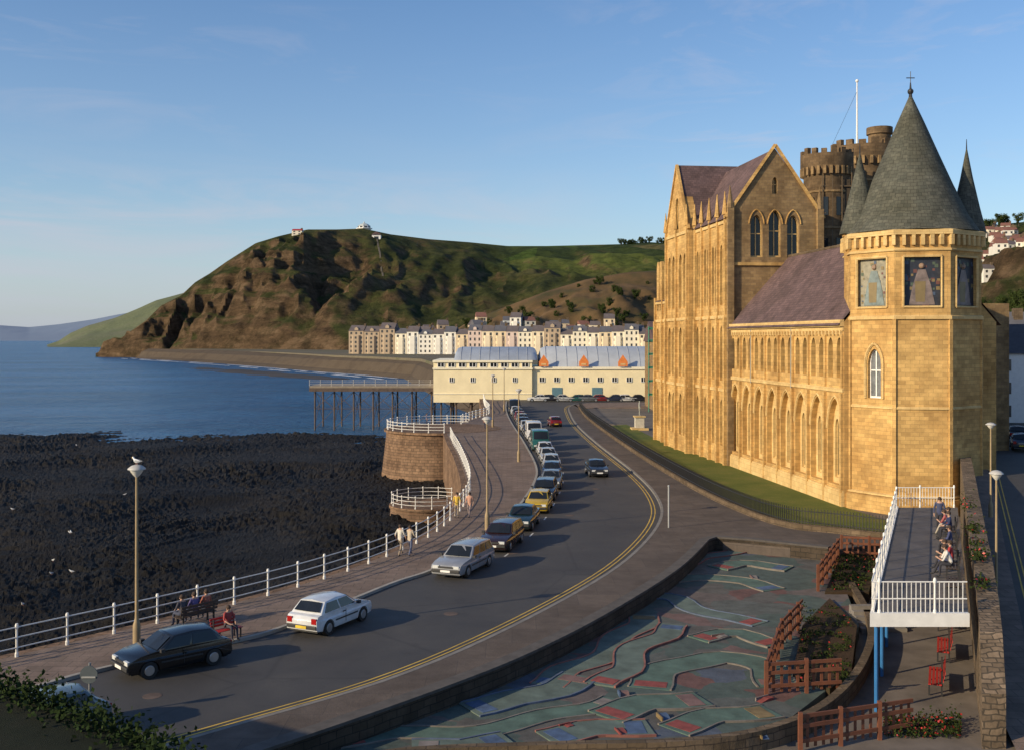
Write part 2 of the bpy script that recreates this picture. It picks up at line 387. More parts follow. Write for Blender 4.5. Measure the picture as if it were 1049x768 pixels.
struct(M().ribbon(KERBs,-.03,.16,-.04,.128),'kerb',CONC)
road=[(p.x,p.y) for p in KERBs]+[(-1,206),(-4,212),(70,214),(70,205)]+[(p.x,p.y) for p in reversed(RIGHTs)]
struct(M().prism(road,-.95,0),'road',ASPH)
pv=[(p.x,p.y) for p in RIGHTs if p.y<197]+[(11.6,190)]+[(p.x,p.y) for p in reversed(FENCEs)]+[(17.6,60.2),(12,63.2)]+[(p.x,p.y) for p in reversed(WALLs)]
struct(M().prism(pv,-.92,.12),'pavement',brickm('worn_tarmac_paving',(.14,.112,.093),(.118,.096,.082),(.08,.07,.065),2.,2.,.3,.01,.1,(.6,.6,.6)))
struct(M().ribbon([p for p in RIGHTs if p.y<197],-.16,.03,-.04,.128),'kerb',pm((.2,.185,.165),.9,.2,name='kerb_stone'))
ym=M()
RR=[p for p in RIGHTs if 5<p.y<196]
ym.ribbon(RR,.38,.45,-.002,.004); ym.ribbon(RR,.62,.69,-.002,.004)
struct(ym,'road_marking',YEL)
wm=M()
for p,d in resample([p for p in KERBs if 60<p.y<200],6):
    q=p-left_of(p,d)*2.3
    wm.obox(q,d,1.2,.1,-.002,.004)
struct(wm,'road_marking',pm((.5,.5,.48),.7,.2,name='white_road_paint'))
t_=[(p,d) for p,d in resample([p for p in KERBs if 38<p.y<180],13)]
for i,(p,d) in enumerate(t_):
    q=p-left_of(p,d)*(3.8+1.5*math.sin(i*2.1))
    mh=thing('manhole_cover','round dark iron manhole cover in the road','manhole cover',(q.x,q.y,.0),0,'manhole covers'); put(mh,M().lathe([(.32,-.01),(.32,.006),(.30,.008)],(0,0,0),16),'cover',RUST)
struct(M().prism([(11.6,186),(70,186),(70,204.5),(24,202.5),(14,199.5),(11,193)],-.9,.12),'pavement',PAVE)
lawn=[(p.x+.3,p.y) for p in FENCEs if 66<p.y<150]+[(16,150),(17.2,128),(20.6,101.5),(23.6,76.3),(24.5,71),(27,66),(23,64.5)]
struct(M().prism(lawn,-.9,.09),'lawn',LAWN)
struct(M().prism([(p.x+.3,p.y) for p in FENCEs if 148<p.y<186]+[(11.9,186),(40,186),(60,120),(60,70),(33,66),(27,66),(24.5,71),(23.6,76.3),(20.6,101.5),(17.2,128),(16,150)],-.9,.02),'pavement',brickm('forecourt_paving',(.2,.17,.14),(.17,.15,.13),(.1,.09,.08),1.2,1.2,.3))
sw=M().ribbon(SEAs,-.02,.5,-7.4,.1)
t=thing('sea_wall','stone sea wall below the promenade railing','wall',(-10,52,-7))
put(t,sw,'wall_face',BASTION,True)
t=thing('stone_bastion','round stone bastion jutting from the sea wall','bastion',(-9.5,143,-7))
put(t,M().lathe([(8.3,-7.4),(7.5,-.6),(7.5,-.2),(7.8,-.15),(7.8,.14)],(-9.2,143,0),40),'wall',BASTION,True,smooth=True)
LZ=-4.4
t=thing('lower_platform','low round stone platform on the foreshore','platform',(-8,107,-7))
put(t,M().lathe([(3.9,-7.4),(3.7,LZ-.3),(3.85,LZ-.25),(3.85,LZ)],(-8.4,107,0),28),'wall',BASTION,True,smooth=True)
# ------------------------------------------------ railings
def railing(path,z,h,name,label,cat,mat,rails=3,sp=2.0,r=.03,pr=.07,group=None,bars=0,closed=False):
    p0=path[0]; t=thing(name,label,cat,(p0[0],p0[1],z),0,group)
    rs=resample(path,sp)
    hs=[h*(k+1)/rails-.04 for k in range(rails)]
    fine=[Vector(p[:2]) for p in path]
    for hh in hs:
        rm=M()
        for a,b in zip(fine,fine[1:]):
            if (b-a).length>1e-3: rm.cyl((a.x,a.y,z+hh),(b.x,b.y,z+hh),r,n=6,caps=False)
        put(t,rm,'rail',mat,True)
    if bars:
        bmh=M()
        for p,d in resample(path,bars): bmh.obox(p,d,.022,.022,z+.08,z+h-.05)
        o=put(t,bmh,'baluster',mat,True); o['kind']='stuff'
    pm_=M().lathe([(pr*1.5,0),(pr*1.5,.12),(pr,.18),(pr*.85,h-.12),(pr*1.4,h-.06),(pr*1.4,h+.02),(pr*.9,h+.1)],(0,0,0),8)
    proto=None
    for i,(p,d) in enumerate(rs[:100]):
        l=(p.x-p0[0],p.y-p0[1],0)
        if proto is None: proto=put(t,pm_,'post',mat,loc=l)
        else:
            c=proto.copy(); COL.objects.link(c); c.location=l
    return t
RAILP=pm((.68,.67,.64),.55,.12,3,name='weathered_white_paint')
edge=[p+Vector((.25,0)) for p in SEAs]
e1=[p for p in edge if 24<p.y<132]
railing(e1,.12,1.15,'promenade_railing','white tubular railing along the sea edge of the promenade','railing',RAILP,3,2.0,.026,.05)
bp=[Vector((-9.2+7.4*math.cos(a),143+7.4*math.sin(a))) for a in [math.radians(x) for x in range(275,64,-10)]]
railing(bp,.14,1.15,'promenade_railing','white railing round the top of the bastion','railing',RAILP,3,2.0,.04,.065)
railing([p for p in edge if 152<p.y<210],.12,1.15,'promenade_railing','white railing beside the sea near the pier','railing',RAILP,3,2.2,.04,.065)
lp=[Vector((-8.4+3.6*math.cos(a),107+3.6*math.sin(a))) for a in [math.radians(x) for x in range(0,361,15)]]
railing(lp,LZ,1.15,'platform_railing','white railing round the low platform','railing',RAILP,3,1.6,.03,.05)
fp=[p for p in FENCEs]
t=thing('iron_fence','black iron railings on a low stone wall beside the lawn','fence',(fp[0].x,fp[0].y,0))
put(t,M().ribbon(fp,-.15,.15,-.2,.5),'plinth',STONE_D,True)
fb=M()
for p,d in resample(fp,.2): fb.obox(p,d,.04,.04,.5,1.5)
o=put(t,fb,'railing_bars',IRON,True); o['kind']='stuff'
rm=M()
for hh in (.62,1.3):
    for a,b in zip(fp,fp[1:]): rm.cyl((a.x,a.y,hh),(b.x,b.y,hh),.03,n=5,caps=False)
put(t,rm,'rail',IRON,True)
t=thing('golf_boundary_wall','low stone wall curving round the crazy golf course','wall',(WALLs[0].x,WALLs[0].y,0))
wp=[p for p in WALLs]+[Vector((12,63.4)),Vector((14,62.6)),Vector((17.8,60.2))]
DK=pm((.085,.075,.068),.95,.25,name='dark_coping')
put(t,M().ribbon(wp,-.25,.2,-.95,.30),'wall',brickm('dark_rubble',(.10,.075,.055),(.07,.055,.04),(.04,.035,.03),.6,.26,.5,.02,.8,(.5,.5,.5),warp=.12),True)
put(t,M().ribbon(wp,-.3,.25,.30,.40),'coping',DK,True)
# ------------------------------------------------ crazy golf
def golfm():
    m,n,b=nt('golf_painted_concrete'); co=tc(n)
    nz=N(n,'ShaderNodeTexNoise'); nz.inputs['Scale'].default_value=.5; n.links.new(co,nz.inputs['Vector'])
    va=N(n,'ShaderNodeVectorMath',operation='MULTIPLY_ADD'); n.links.new(nz.outputs['Color'],va.inputs[0]); va.inputs[1].default_value=(2.2,2.2,0); n.links.new(co,va.inputs[2])
    v=N(n,'ShaderNodeTexVoronoi'); v.inputs['Scale'].default_value=.55; v.inputs['Randomness'].default_value=1
    n.links.new(va.outputs[0],v.inputs['Vector'])
    sx=N(n,'ShaderNodeSeparateColor'); n.links.new(v.outputs['Color'],sx.inputs[0])
    r=ramp(n,[(0,(.105,.10,.09)),(.14,(.075,.105,.092)),(.36,(.10,.11,.10)),(.5,(.07,.10,.088)),(.72,(.15,.075,.065)),(.80,(.08,.10,.135)),(.86,(.135,.11,.10)),(.95,(.16,.10,.09))]); r.color_ramp.interpolation='CONSTANT'
    n.links.new(sx.outputs[0],r.inputs[0])
    r2=ramp(n,[(.35,(.6,.6,.6)),(.7,(1.15,1.15,1.15))]); n.links.new(noi(n,co,1.5,7,.7),r2.inputs[0])
    n.links.new(mixc(n,r.outputs[0],r2.outputs[0],1.,'MULTIPLY'),b.inputs['Base Color']); b.inputs['Roughness'].default_value=.9
    bump(n,b,noi(n,co,10,4),.4,.03); return m
g3=lambda x,y:tuple(G(x,y,GZ)[:2])
gpoly=[(p.x+.1,p.y-.1) for p in WALLs if p.y>19]+[(12,63),(17.7,60)]
gpoly+=[g3(865,600),g3(880,640),g3(868,690),g3(800,742),g3(700,762),g3(560,768),g3(400,775),(-7,24)]
struct(M().prism(gpoly,-.92,GZ),'golf_course_ground',golfm())
GREEN=pm((.075,.125,.10),.9,.35,1.2,.3,name='green_painted_concrete')
GREEN2=pm((.10,.135,.115),.9,.35,1.,.3,name='grey_green_paint')
KB=pm((.17,.15,.13),.9,.3,1.5,name='golf_edging'); KP=pm((.24,.10,.08),.9,.3,1.5,name='red_golf_edging'); KC=pm((.09,.12,.18),.9,.3,1.5,name='blue_golf_edging')
cols4=[pm((.22,.05,.042),.85,.4,2,name='red_ground_paint'),pm((.06,.10,.18),.85,.4,2,name='blue_ground_paint'),pm((.19,.165,.15),.85,.3,2,name='grey_ground_paint'),pm((.19,.135,.06),.85,.35,2,name='ochre_ground_paint'),pm((.17,.10,.09),.85,.3,2,name='pink_ground_paint')]
def wavy(pts,amp,k):
    rs=resample(pts,.5); n_=len(rs)
    return [p+Vector((-u.y,u.x))*amp*math.sin(i*.5*k)*min(1,i/4,(n_-1-i)/4) for i,(p,u) in enumerate(rs)]
lanes=[[(345,760),(430,751),(520,742),(590,730),(640,712)],[(560,702),(610,672),(645,650),(660,628)],[(665,705),(690,682),(735,672),(780,685),(800,706)],
 [(640,612),(690,613),(735,630),(785,640)],[(660,603),(710,590),(760,596),(800,606)],[(705,577),(745,565),(790,561),(835,566)],[(690,748),(740,735),(795,728)],
 [(480,727),(540,715),(600,690)],[(715,655),(755,650),(800,662)],[(560,757),(620,748),(680,745)],[(735,548),(780,551),(825,556)],
 [(600,640),(625,628),(640,618)],[(620,735),(670,722),(730,716)],[(690,640),(670,655),(640,680),(610,705)],[(735,582),(770,578),(815,584)],[(520,757),(480,762),(420,766)]]
for li,ln in enumerate(lanes):
    pts=wavy(smooth([G(x,y,GZ) for x,y in ln],8),.35,1.1)
    if len(pts)<4: continue
    t=thing('golf_lane','winding painted crazy golf lane with low edging','crazy golf lane',(pts[0].x,pts[0].y,GZ),0,'crazy golf lanes')
    wd=.50+.28*((li*37)%5)/5
    zz=GZ+.010+.0035*li
    put(t,M().ribbon(pts,-wd,wd,GZ-.03,zz),'lane_surface',[GREEN,GREEN2,GREEN,GREEN2][li%4],True)
    ek=(KB,KP,KB,KC)[li%4]
    put(t,M().ribbon(pts,wd+.003,wd+.07,GZ-.03,zz+.03),'edging',ek,True); put(t,M().ribbon(pts,-wd-.07,-wd-.003,GZ-.03,zz+.032),'edging',ek,True)
    for q,i0,i1,ci in (('tee_pad',0,2,li%2),('hole_pad',-3,-1,(li+2)%5)):
        a=pts[i0];b=pts[i1]; c=(a+b)/2; u=(b-a).normalized()
        put(t,M().obox(c,u,.6,wd*1.6,GZ-.02,zz+(.010 if q=='tee_pad' else .013)),q,cols4[ci],True)
k=0
for i in range(34):
    px=random.uniform(400,850); py=random.uniform(560,755)
    p=G(px,py,GZ)
    xw,_=at_y(WALLs,p.y)
    if p.x<xw+1.0 or (px>800 and py>600) or (px<540 and py<710) : continue
    k+=1
    ang=.5+random.uniform(-.15,.15)+1.2*(i%2); l=random.uniform(.35,.7); wd=random.uniform(.2,.35)
    t=thing('golf_obstacle','small painted concrete crazy golf ramp','crazy golf obstacle',(p.x,p.y,GZ),ang,'crazy golf obstacles')
    hgt=.06+.06*random.random()
    pl=M(); pl.add([(-l/2,-wd/2,0),(l/2,-wd/2,0),(l/2,wd/2,0),(-l/2,wd/2,0),(l*.1,-wd/2,hgt),(l/2,-wd/2,hgt),(l/2,wd/2,hgt),(l*.1,wd/2,hgt)],[(3,2,1,0),(4,5,6,7),(0,1,5,4),(1,2,6,5),(2,3,7,6),(3,0,4,7)])
    put(t,pl,'ramp',cols4[(0,1,2,0,4)[k%5]])
    put(t,M().box(-l/2,l/2,wd/2+.004,wd/2+.05,0,hgt+.03),'side_board',cols4[(k+2)%5])
# ------------------------------------------------ college building
d=Vector((-.118,.993,0)).normalized(); nW=Vector((-d.y,d.x,0)); e=Vector((d.y,-d.x,0)); nS=-d
P0=Vector((23.6,76.3,0))
COLG=thing('college_building','large gothic sandstone college with slate roofs and conical tower','building',(25,90,0))
def frame_of(poly,P,u,n,dep,wd=.09):
    c=Vector((sum(p[0] for p in poly)/len(poly),sum(p[1] for p in poly)/len(poly)))
    inn=[(c.x+(p[0]-c.x)*(1-wd/.6),c.y+(p[1]-c.y)*(1-wd/1.8)) for p in poly]
    k=len(poly); W=lambda p,q:P+u*p[0]+Vector((0,0,p[1]))-n*q
    m=M(); m.add([W(p,dep-.08) for p in poly]+[W(p,dep-.08) for p in inn]+[W(p,dep) for p in inn],[(i,(i+1)%k,k+(i+1)%k,k+i) for i in range(k)]+[(k+i,k+(i+1)%k,2*k+(i+1)%k,2*k+i) for i in range(k)])
    return m
def window(P,u,n,poly,dep,parent=None,mull=True,glass=None,framem=None):
    W=lambda p,q:P+u*p[0]+Vector((0,0,p[1]))-n*q
    m=M(); tr=tessellate_polygon([[Vector((a,b,0)) for a,b in poly]])
    m.add([W(p,dep-.01) for p in poly],[t for t in tr])
    o=put(COLG,m,'window',glass or GLASSC,True,parent=parent)
    fm=frame_of(poly,P,u,n,dep)
    if mull:
        zs=[p[1] for p in poly]; xs=[p[0] for p in poly]; cx=(min(xs)+max(xs))/2
        a=W((cx,(min(zs)+max(zs))/2),dep-.05)
        fm.obox((a.x,a.y),u,.09,.08,min(zs)+.02,max(zs)-.15)
        hz_=(min(zs)*.45+max(zs)*.55); fm.obox((a.x,a.y),u,(max(xs)-min(xs))*.8,.07,hz_,hz_+.08)
    put(COLG,fm,'frame',framem or STONE_L,True,parent=o)
    return o
def V(p,z): return Vector((p.x,p.y,z))
L=25.3; nb=8; bw=L/nb; lower=[];upper=[]
for i in range(nb):
    c=bw*(i+.5); lower.append(arch(c,1.5,2.45,6.2))
    upper+= [arch(c-.75,9.2,.85,2.9),arch(c+.75,9.2,.85,2.9)]
W1=M(); W1.wall(P0,d,nW,[(0,0),(L,0),(L,13.2),(0,13.2)],lower+upper,.5)
put(COLG,W1,'wall',STONE,True,recalc=False)
DG=pm((.085,.075,.055),.25,.4,2,name='dusty_leaded_glass')
for c,pl in zip(range(nb),lower):
    cc=bw*(c+.5)
    l1=arch(cc-.56,1.9,.68,4.3); l2=arch(cc+.56,1.9,.68,4.3)
    q=M().wall(P0-nW*.42,d,nW,pl,[l1,l2],.25); put(COLG,q,'tracery',STONE_L,True,recalc=False)
    for l in (l1,l2): window(P0-nW*.42,d,nW,l,.25,mull=False,glass=DG)
    hm=M()
    big=arch(cc,1.5,2.7,6.4)
    for a,b in zip(big[2:],big[3:]+[]):
        hm.cyl(P0+d*a[0]+Vector((0,0,a[1]))+nW*.02,P0+d*b[0]+Vector((0,0,b[1]))+nW*.02,.085,n=6)
    put(COLG,hm,'hood_mould',STONE_L,True)
for pl in upper: window(P0,d,nW,pl,.5,mull=False)
for z0,z1,pj in ((0,1.1,.22),(1.1,1.25,.14),(8.2,8.5,.14),(12.55,12.8,.12),(12.85,13.35,.3)):
    tr=M(); c=P0+d*L/2+nW*(pj/2-.003); tr.obox(c,d,L-.02,pj,z0,z1); put(COLG,tr,'string_course',STONE_L,True)
tr=M()
for i in range(nb*5):
    c=P0+d*(bw/5*(i+.5))+nW*.1; tr.obox(c,d,.2,.2,12.28,12.6)
put(COLG,tr,'corbel_table',STONE_L,True)
for i in range(nb+1):
    bt=M(); c=P0+d*min(max(bw*i,.2),L-.2)+nW*.11; bt.obox(c,d,.26,.24,0,8.1); bt.obox(c-nW*.04,d,.22,.16,8.5,12.3)
    put(COLG,bt,'buttress',STONE,True)
for s_ in (9.4,18.9):
    dp=M(); c=P0+d*(s_+.35)+nW*.12; dp.cyl((c.x,c.y,0),(c.x,c.y,13),.06,n=8); put(COLG,dp,'drainpipe',pm((.3,.27,.22),.6,name='drainpipe_paint'),True)
o1=P0+e*11.5
put(COLG,M().wall(P0,e,nS,[(0,0),(11.5,0),(11.5,13.2),(5.7,19.6),(0,13.2)],[],.1),'wall',STONE,True,recalc=False)
put(COLG,M().wall(o1,d,e,[(0,0),(L,0),(L,13.2),(0,13.2)],[],.1),'wall',STONE,True,recalc=False)
r1=M()
a0=V(P0-e*.45,12.95);a1=V(P0+d*L-e*.45,12.95);b0=V(P0+e*5.7,19.8);b1_=V(P0+e*5.7+d*L,19.8);c0=V(P0+e*11.9,12.95);c1_=V(P0+e*11.9+d*L,12.95)
r1.add([a0,a1,b1_,b0],[(0,1,2,3)]); r1.add([c0,c1_,b1_,b0],[(0,1,2,3)])
hr=put(COLG,r1,'roof',SLATE,True)
put(COLG,M().cyl(b0,b1_,.14,n=6),'ridge',STONE_D,True,parent=hr)
# gabled block
Q=P0+d*25.1-e*.35; Wd=9.3
g=[(0,0),(Wd,0),(Wd,23.6),(Wd/2,30.0),(0,23.6)]
wins=[arch(s,19.7,1.2,4.0 if s!=4.65 else 4.5) for s in (2.85,4.65,6.45)]
small=[arch(4.65,25.7,.5,1.6)]
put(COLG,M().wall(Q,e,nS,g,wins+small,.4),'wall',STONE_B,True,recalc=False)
for pl in wins+small: window(Q,e,nS,pl,.4)
for s0,z0,s1,z1 in ((-.2,23.3,Wd/2,30.2),(Wd/2,30.2,Wd+.2,23.3)):
    cop=M(); cop.cyl(V(Q+e*s0,z0+.15)-d*.05,V(Q+e*s1,z1+.15)-d*.05,.2,n=4); put(COLG,cop,'coping',STONE,True)
put(COLG,M().obox(Q+e*Wd/2+nS*.08,e,Wd,.2,18.9,19.2),'string_course',STONE,True)
hm=M()
for s in (2.85,4.65,6.45):
    big=arch(s,19.7,1.5,4.5)
    for a,b in zip(big[2:],big[3:]): hm.cyl(V(Q+e*a[0]+nS*.04,a[1]),V(Q+e*b[0]+nS*.04,b[1]),.07,n=5)
put(COLG,hm,'hood_mould',STONE,True)
for s in (.25,Wd-.25):
    pn=M(); c=Q+e*s+nS*.05; pn.obox(c,e,.6,.6,0 if s<1 else 13,24.3); pn.cyl((c.x,c.y,24.3),(c.x,c.y,26.4),.36,.03,n=8); put(COLG,pn,'pinnacle',STONE_B,True)
def tall_bay(Pb,len_,ht,bays,out,topgable=None,pin=2.2):
    Pb=Pb+nW*out; holes=[]
    bb=len_/bays
    for i in range(bays):
        c=bb*(i+.5)
        for z0,h in ((1.8,4.4),(8.0,5.2),(15.2,5.8)):
            holes.append(arch(c-bb*.19,z0,bb*.28,h)); holes.append(arch(c+bb*.19,z0,bb*.28,h))
    if topgable: ol=[(0,0),(len_,0),(len_,ht),(len_/2,topgable),(0,ht)]; holes.append(arch(len_/2,23,1.3,4.2))
    else: ol=[(0,0),(len_,0),(len_,ht),(0,ht)]
    put(COLG,M().wall(Pb,d,nW,ol,holes,.35,thick=max(out,.3)+.4),'wall',STONE,True,recalc=False)
    for h in holes: window(Pb,d,nW,h,.35,mull=False)
    for i in range(bays+1):
        c=Pb+d*min(max(bb*i,.25),len_-.25)+nW*.14; bt=M()
        bt.obox(c,d,.42,.34,0,14); bt.obox(c-nW*.04,d,.36,.24,14,ht+.3)
        q=put(COLG,bt,'buttress',STONE,True)
        if pin: put(COLG,M().cyl((c.x,c.y,ht+.3),(c.x,c.y,ht+.3+pin),.28,.03,n=6),'pinnacle',STONE,True,parent=q)
    for z in (7,13.9,ht-.5): put(COLG,M().obox(Pb+d*len_/2+nW*.06,d,len_,.14,z,z+.3),'string_course',STONE_L,True)
tall_bay(Q,10.4,23.4,4,.02)
tall_bay(Q+d*10.6,8.8,23.5,2,.7,30.6)
tall_bay(Q+d*19.6,7,16.5,2,.1,None,0)
for s0,z0,s1,z1 in ((-.1,23.4,4.4,30.7),(4.4,30.7,8.9,23.4)):
    b_=Q+d*10.6+nW*.72; put(COLG,M().cyl(V(b_+d*s0,z0),V(b_+d*s1,z1),.2,n=4),'coping',STONE,True)
r=M()
rz=30.0
A0=V(Q-e*.3,23.3);A1=V(Q+d*11-e*.3,23.3);B0=V(Q+e*Wd/2,rz);B1=V(Q+e*Wd/2+d*15,rz);C0=V(Q+e*(Wd+.3),23.3);C1=V(Q+e*(Wd+.3)+d*11,23.3)
r.add([A0,A1,B1,B0],[(0,1,2,3)]); r.add([C0,C1,B1,B0],[(0,1,2,3)])
put(COLG,r,'roof',SLATE,True); r=M()
R0=Q+d*10.6; EX=9.3
k0=V(R0-e*.7,23.4);k1=V(R0+e*EX,23.4);k2=V(R0+d*4.4+e*EX,30.7);k3=V(R0+d*4.4-e*.7,30.7);k4=V(R0+d*8.8-e*.7,23.4);k5=V(R0+d*8.8+e*EX,23.4)
r.add([k0,k1,k2,k3],[(0,1,2,3)]); r.add([k3,k2,k5,k4],[(0,1,2,3)])
put(COLG,r,'roof',SLATE,True)
bk=M()
bk.add([V(Q+e*Wd,0),V(Q+e*Wd+d*19.4,0),V(Q+e*Wd+d*19.4,23.4),V(Q+e*Wd,23.4)],[(0,1,2,3)])
bk.add([V(R0+e*Wd,23.4),V(R0+e*Wd+d*8.8,23.4),V(R0+e*Wd+d*4.4,30.5)],[(0,1,2)])
bk.add([V(R0+d*8.8-e*.7,0),V(R0+e*Wd+d*8.8,0),V(R0+e*Wd+d*8.8,23.4),V(R0+d*8.8-e*.7,23.4)],[(0,1,2,3)])
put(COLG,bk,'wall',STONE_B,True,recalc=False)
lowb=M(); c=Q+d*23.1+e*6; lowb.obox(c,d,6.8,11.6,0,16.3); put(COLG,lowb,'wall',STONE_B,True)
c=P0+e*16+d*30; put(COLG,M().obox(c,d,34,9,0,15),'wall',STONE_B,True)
lr=M(); s0=Q+d*19.6
lr.add([V(s0-e*.3,16.3),V(s0+d*7.2-e*.3,16.3),V(s0+d*7.2+e*6,21),V(s0+e*6,21)],[(0,1,2,3)]); lr.add([V(s0+e*12.3,16.3),V(s0+d*7.2+e*12.3,16.3),V(s0+d*7.2+e*6,21),V(s0+e*6,21)],[(0,1,2,3)])
lr.add([V(s0+d*7-e*.3,16.3),V(s0+d*7+e*12.3,16.3),V(s0+d*7+e*6,21)],[(0,1,2)])
put(COLG,lr,'roof',SLATE,True)
# octagonal tower
TC=Vector((28.65,77.2,0)); ri=4.38; th0=math.atan2(-TC.y,-TC.x)+math.radians(10); rc=ri/math.cos(math.pi/8)
fw=2*ri*math.tan(math.pi/8)
for k in range(8):
    an=th0+k*math.pi/4; nn=Vector((math.cos(an),math.sin(an),0)); uu=Vector((-nn.y,nn.x,0)); Pf=TC+nn*ri-uu*fw/2
    kk=k if k<4 else k-8
    holes=[];pan=None
    if kk in(-1,): holes=[arch(fw/2+.2,7.9,1.05,3.4)]
    if kk in (-2,2): holes=[arch(fw/2,8,.9,3)]
    if kk in(-1,0,1): pan=[(fw/2-1.25,14.15),(fw/2+1.25,14.15),(fw/2+1.25,17.6),(fw/2-1.25,17.6)]
    tw=put(COLG,M().wall(Pf,uu,nn,[(0,0),(fw,0),(fw,19.3),(0,19.3)],holes+([pan] if pan else []),.3),'tower_wall',STONE,True,recalc=False)
    for h in holes:
        window(Pf,uu,nn,h,.3,glass=pm((.16,.17,.18),.15,.3,3,name='pale_leaded_glass'),framem=WHITE)
        hm=M(); xs=[p[0] for p in h];zs=[p[1] for p in h]; big=arch((min(xs)+max(xs))/2,min(zs),max(xs)-min(xs)+.4,max(zs)-min(zs)+.35)
        for a,b in zip(big[1:],big[2:]+[big[0]]): hm.cyl(V(Pf+uu*a[0]+nn*.03,a[1]),V(Pf+uu*b[0]+nn*.03,b[1]),.11,n=5)
        put(COLG,hm,'hood_mould',STONE_L,True)
    if pan:
        W=lambda a,z,q=.26:V(Pf+uu*a-nn*q,z)
        mo=M(); mo.add([W(a,z) for a,z in pan],[(0,1,2,3)],0)
        rr=random.Random(k)
        for i in range(46):
            a=fw/2+rr.uniform(-1.12,1.12); z=rr.uniform(14.3,17.45); s=rr.uniform(.05,.13)
            mo.add([W(a-s,z-s,.25-.0005*i),W(a+s,z-s,.25-.0005*i),W(a+s,z+s,.25-.0005*i),W(a-s,z+s,.25-.0005*i)],[(0,1,2,3)],rr.choice([1,2,3,4]))
        for (aa,zb,zt,wb,wt,mi,q) in ((0,14.3,15.6,.85,.6,5,.22),(0,15.6,16.7,.6,.25,5,.22),(-.1,14.5,15.9,.3,.35,2,.21)):
            a=fw/2+aa; mo.add([W(a-wb,zb,q),W(a+wb,zb,q),W(a+wt,zt,q),W(a-wt,zt,q)],[(0,1,2,3)],mi)
        mo.sph(V(Pf+uu*fw/2-nn*.26,16.95),.2,n=8,mi=6)
        put(COLG,mo,'mosaic_panel',[pm((.025,.03,.045),.5,.3,3,name='mosaic_ground') if kk!=-1 else pm((.26,.24,.18),.5,.3,3,name='mosaic_ground_pale'),pm((.06,.09,.15),.5,name='mosaic_blue'),pm((.2,.15,.07),.5,name='mosaic_gold'),pm((.14,.06,.05),.5,name='mosaic_red'),pm((.08,.11,.08),.5,name='mosaic_green'),pm((.19,.15,.14),.5,.4,2,name='mosaic_robe') if kk!=-1 else pm((.16,.2,.2),.5,.4,2,name='mosaic_robe_blue'),pm((.3,.2,.14),.5,name='mosaic_face')],True,recalc=False)
        fr=M()
        for a,b in zip(pan,pan[1:]+[pan[0]]): fr.cyl(V(Pf+uu*a[0]+nn*.03,a[1]),V(Pf+uu*b[0]+nn*.03,b[1]),.09,n=5)
        put(COLG,fr,'panel_frame',STONE_L,True)
ph=th0+math.pi/8
for z0,z1,pj in ((0,1.2,.3),(1.2,1.4,.18),(7.2,7.4,.09),(13.3,13.6,.15),(17.95,18.15,.12),(19.05,19.45,.26)):
    put(COLG,M().lathe([(rc+.004,z0),(rc+pj,z0+.02),(rc+pj,z1-.08),(rc+.006,z1)],TC,8,ph),'string_course',STONE_L if z0>1 else STONE,True)
for k in range(8):
    an=ph+k*math.pi/4; c=TC+Vector((math.cos(an),math.sin(an),0))*rc
    bt=M().obox(c,(math.cos(an),math.sin(an)),.16,.24,1.4,13.3); put(COLG,bt,'corner_shaft',STONE,True)
cb=M()
for i in range(48):
    an=th0+2*math.pi*i/48; rel=((an-th0+math.pi/8)%(math.pi/4))-math.pi/8; rr_=ri/math.cos(rel)
    c=TC+Vector((math.cos(an),math.sin(an),0))*(rr_+.12); cb.obox(c,(math.cos(an),math.sin(an)),.28,.24,18.35,19.05)
put(COLG,cb,'corbel_table',STONE_L,True)
sp_=put(COLG,M().lathe([(4.66,19.46),(4.58,19.58),(3.85,20.7),(2.85,22.9),(1.92,25.1),(.93,27.5),(.06,29.5)],TC,28,0),'spire',SLATE_G,True,smooth=True)
fn=M().cyl((TC.x,TC.y,29.3),(TC.x,TC.y,30.4),.14,.04,n=8); fn.sph((TC.x,TC.y,29.75),.22); fn.cyl((TC.x,TC.y,30.3),(TC.x,TC.y,31.2),.025,n=5); fn.box(TC.x-.3,TC.x+.3,TC.y-.02,TC.y+.02,30.7,30.76)
put(COLG,fn,'finial',IRON,True,parent=sp_)
for X,Y,rr_,zt in ((25.2,77.8,1.35,25.4),(32.85,77.6,1.25,25.7)):
    tu=put(COLG,M().lathe([(.2,14),(1.1,17),(rr_-.25,17.6),(rr_-.2,19.3),(rr_-.1,19.4),(rr_-.1,19.6)],(X,Y,0),14),'turret',STONE,True,smooth=True)
    put(COLG,M().lathe([(rr_+.1,19.55),(rr_*.72,21.4),(rr_*.34,23.6),(.04,zt)],(X,Y,0),16),'turret_roof',SLATE_G,True,parent=tu,smooth=True)
    put(COLG,M().cyl((X,Y,zt-.1),(X,Y,zt+.7),.05,.02,n=6),'finial',IRON,True,parent=tu)
STONE_C=brickm('dark_tower_stone',(.22,.15,.085),(.14,.095,.055),(.12,.09,.06),.6,.3,.5,.015,.6,(.4,.36,.34))
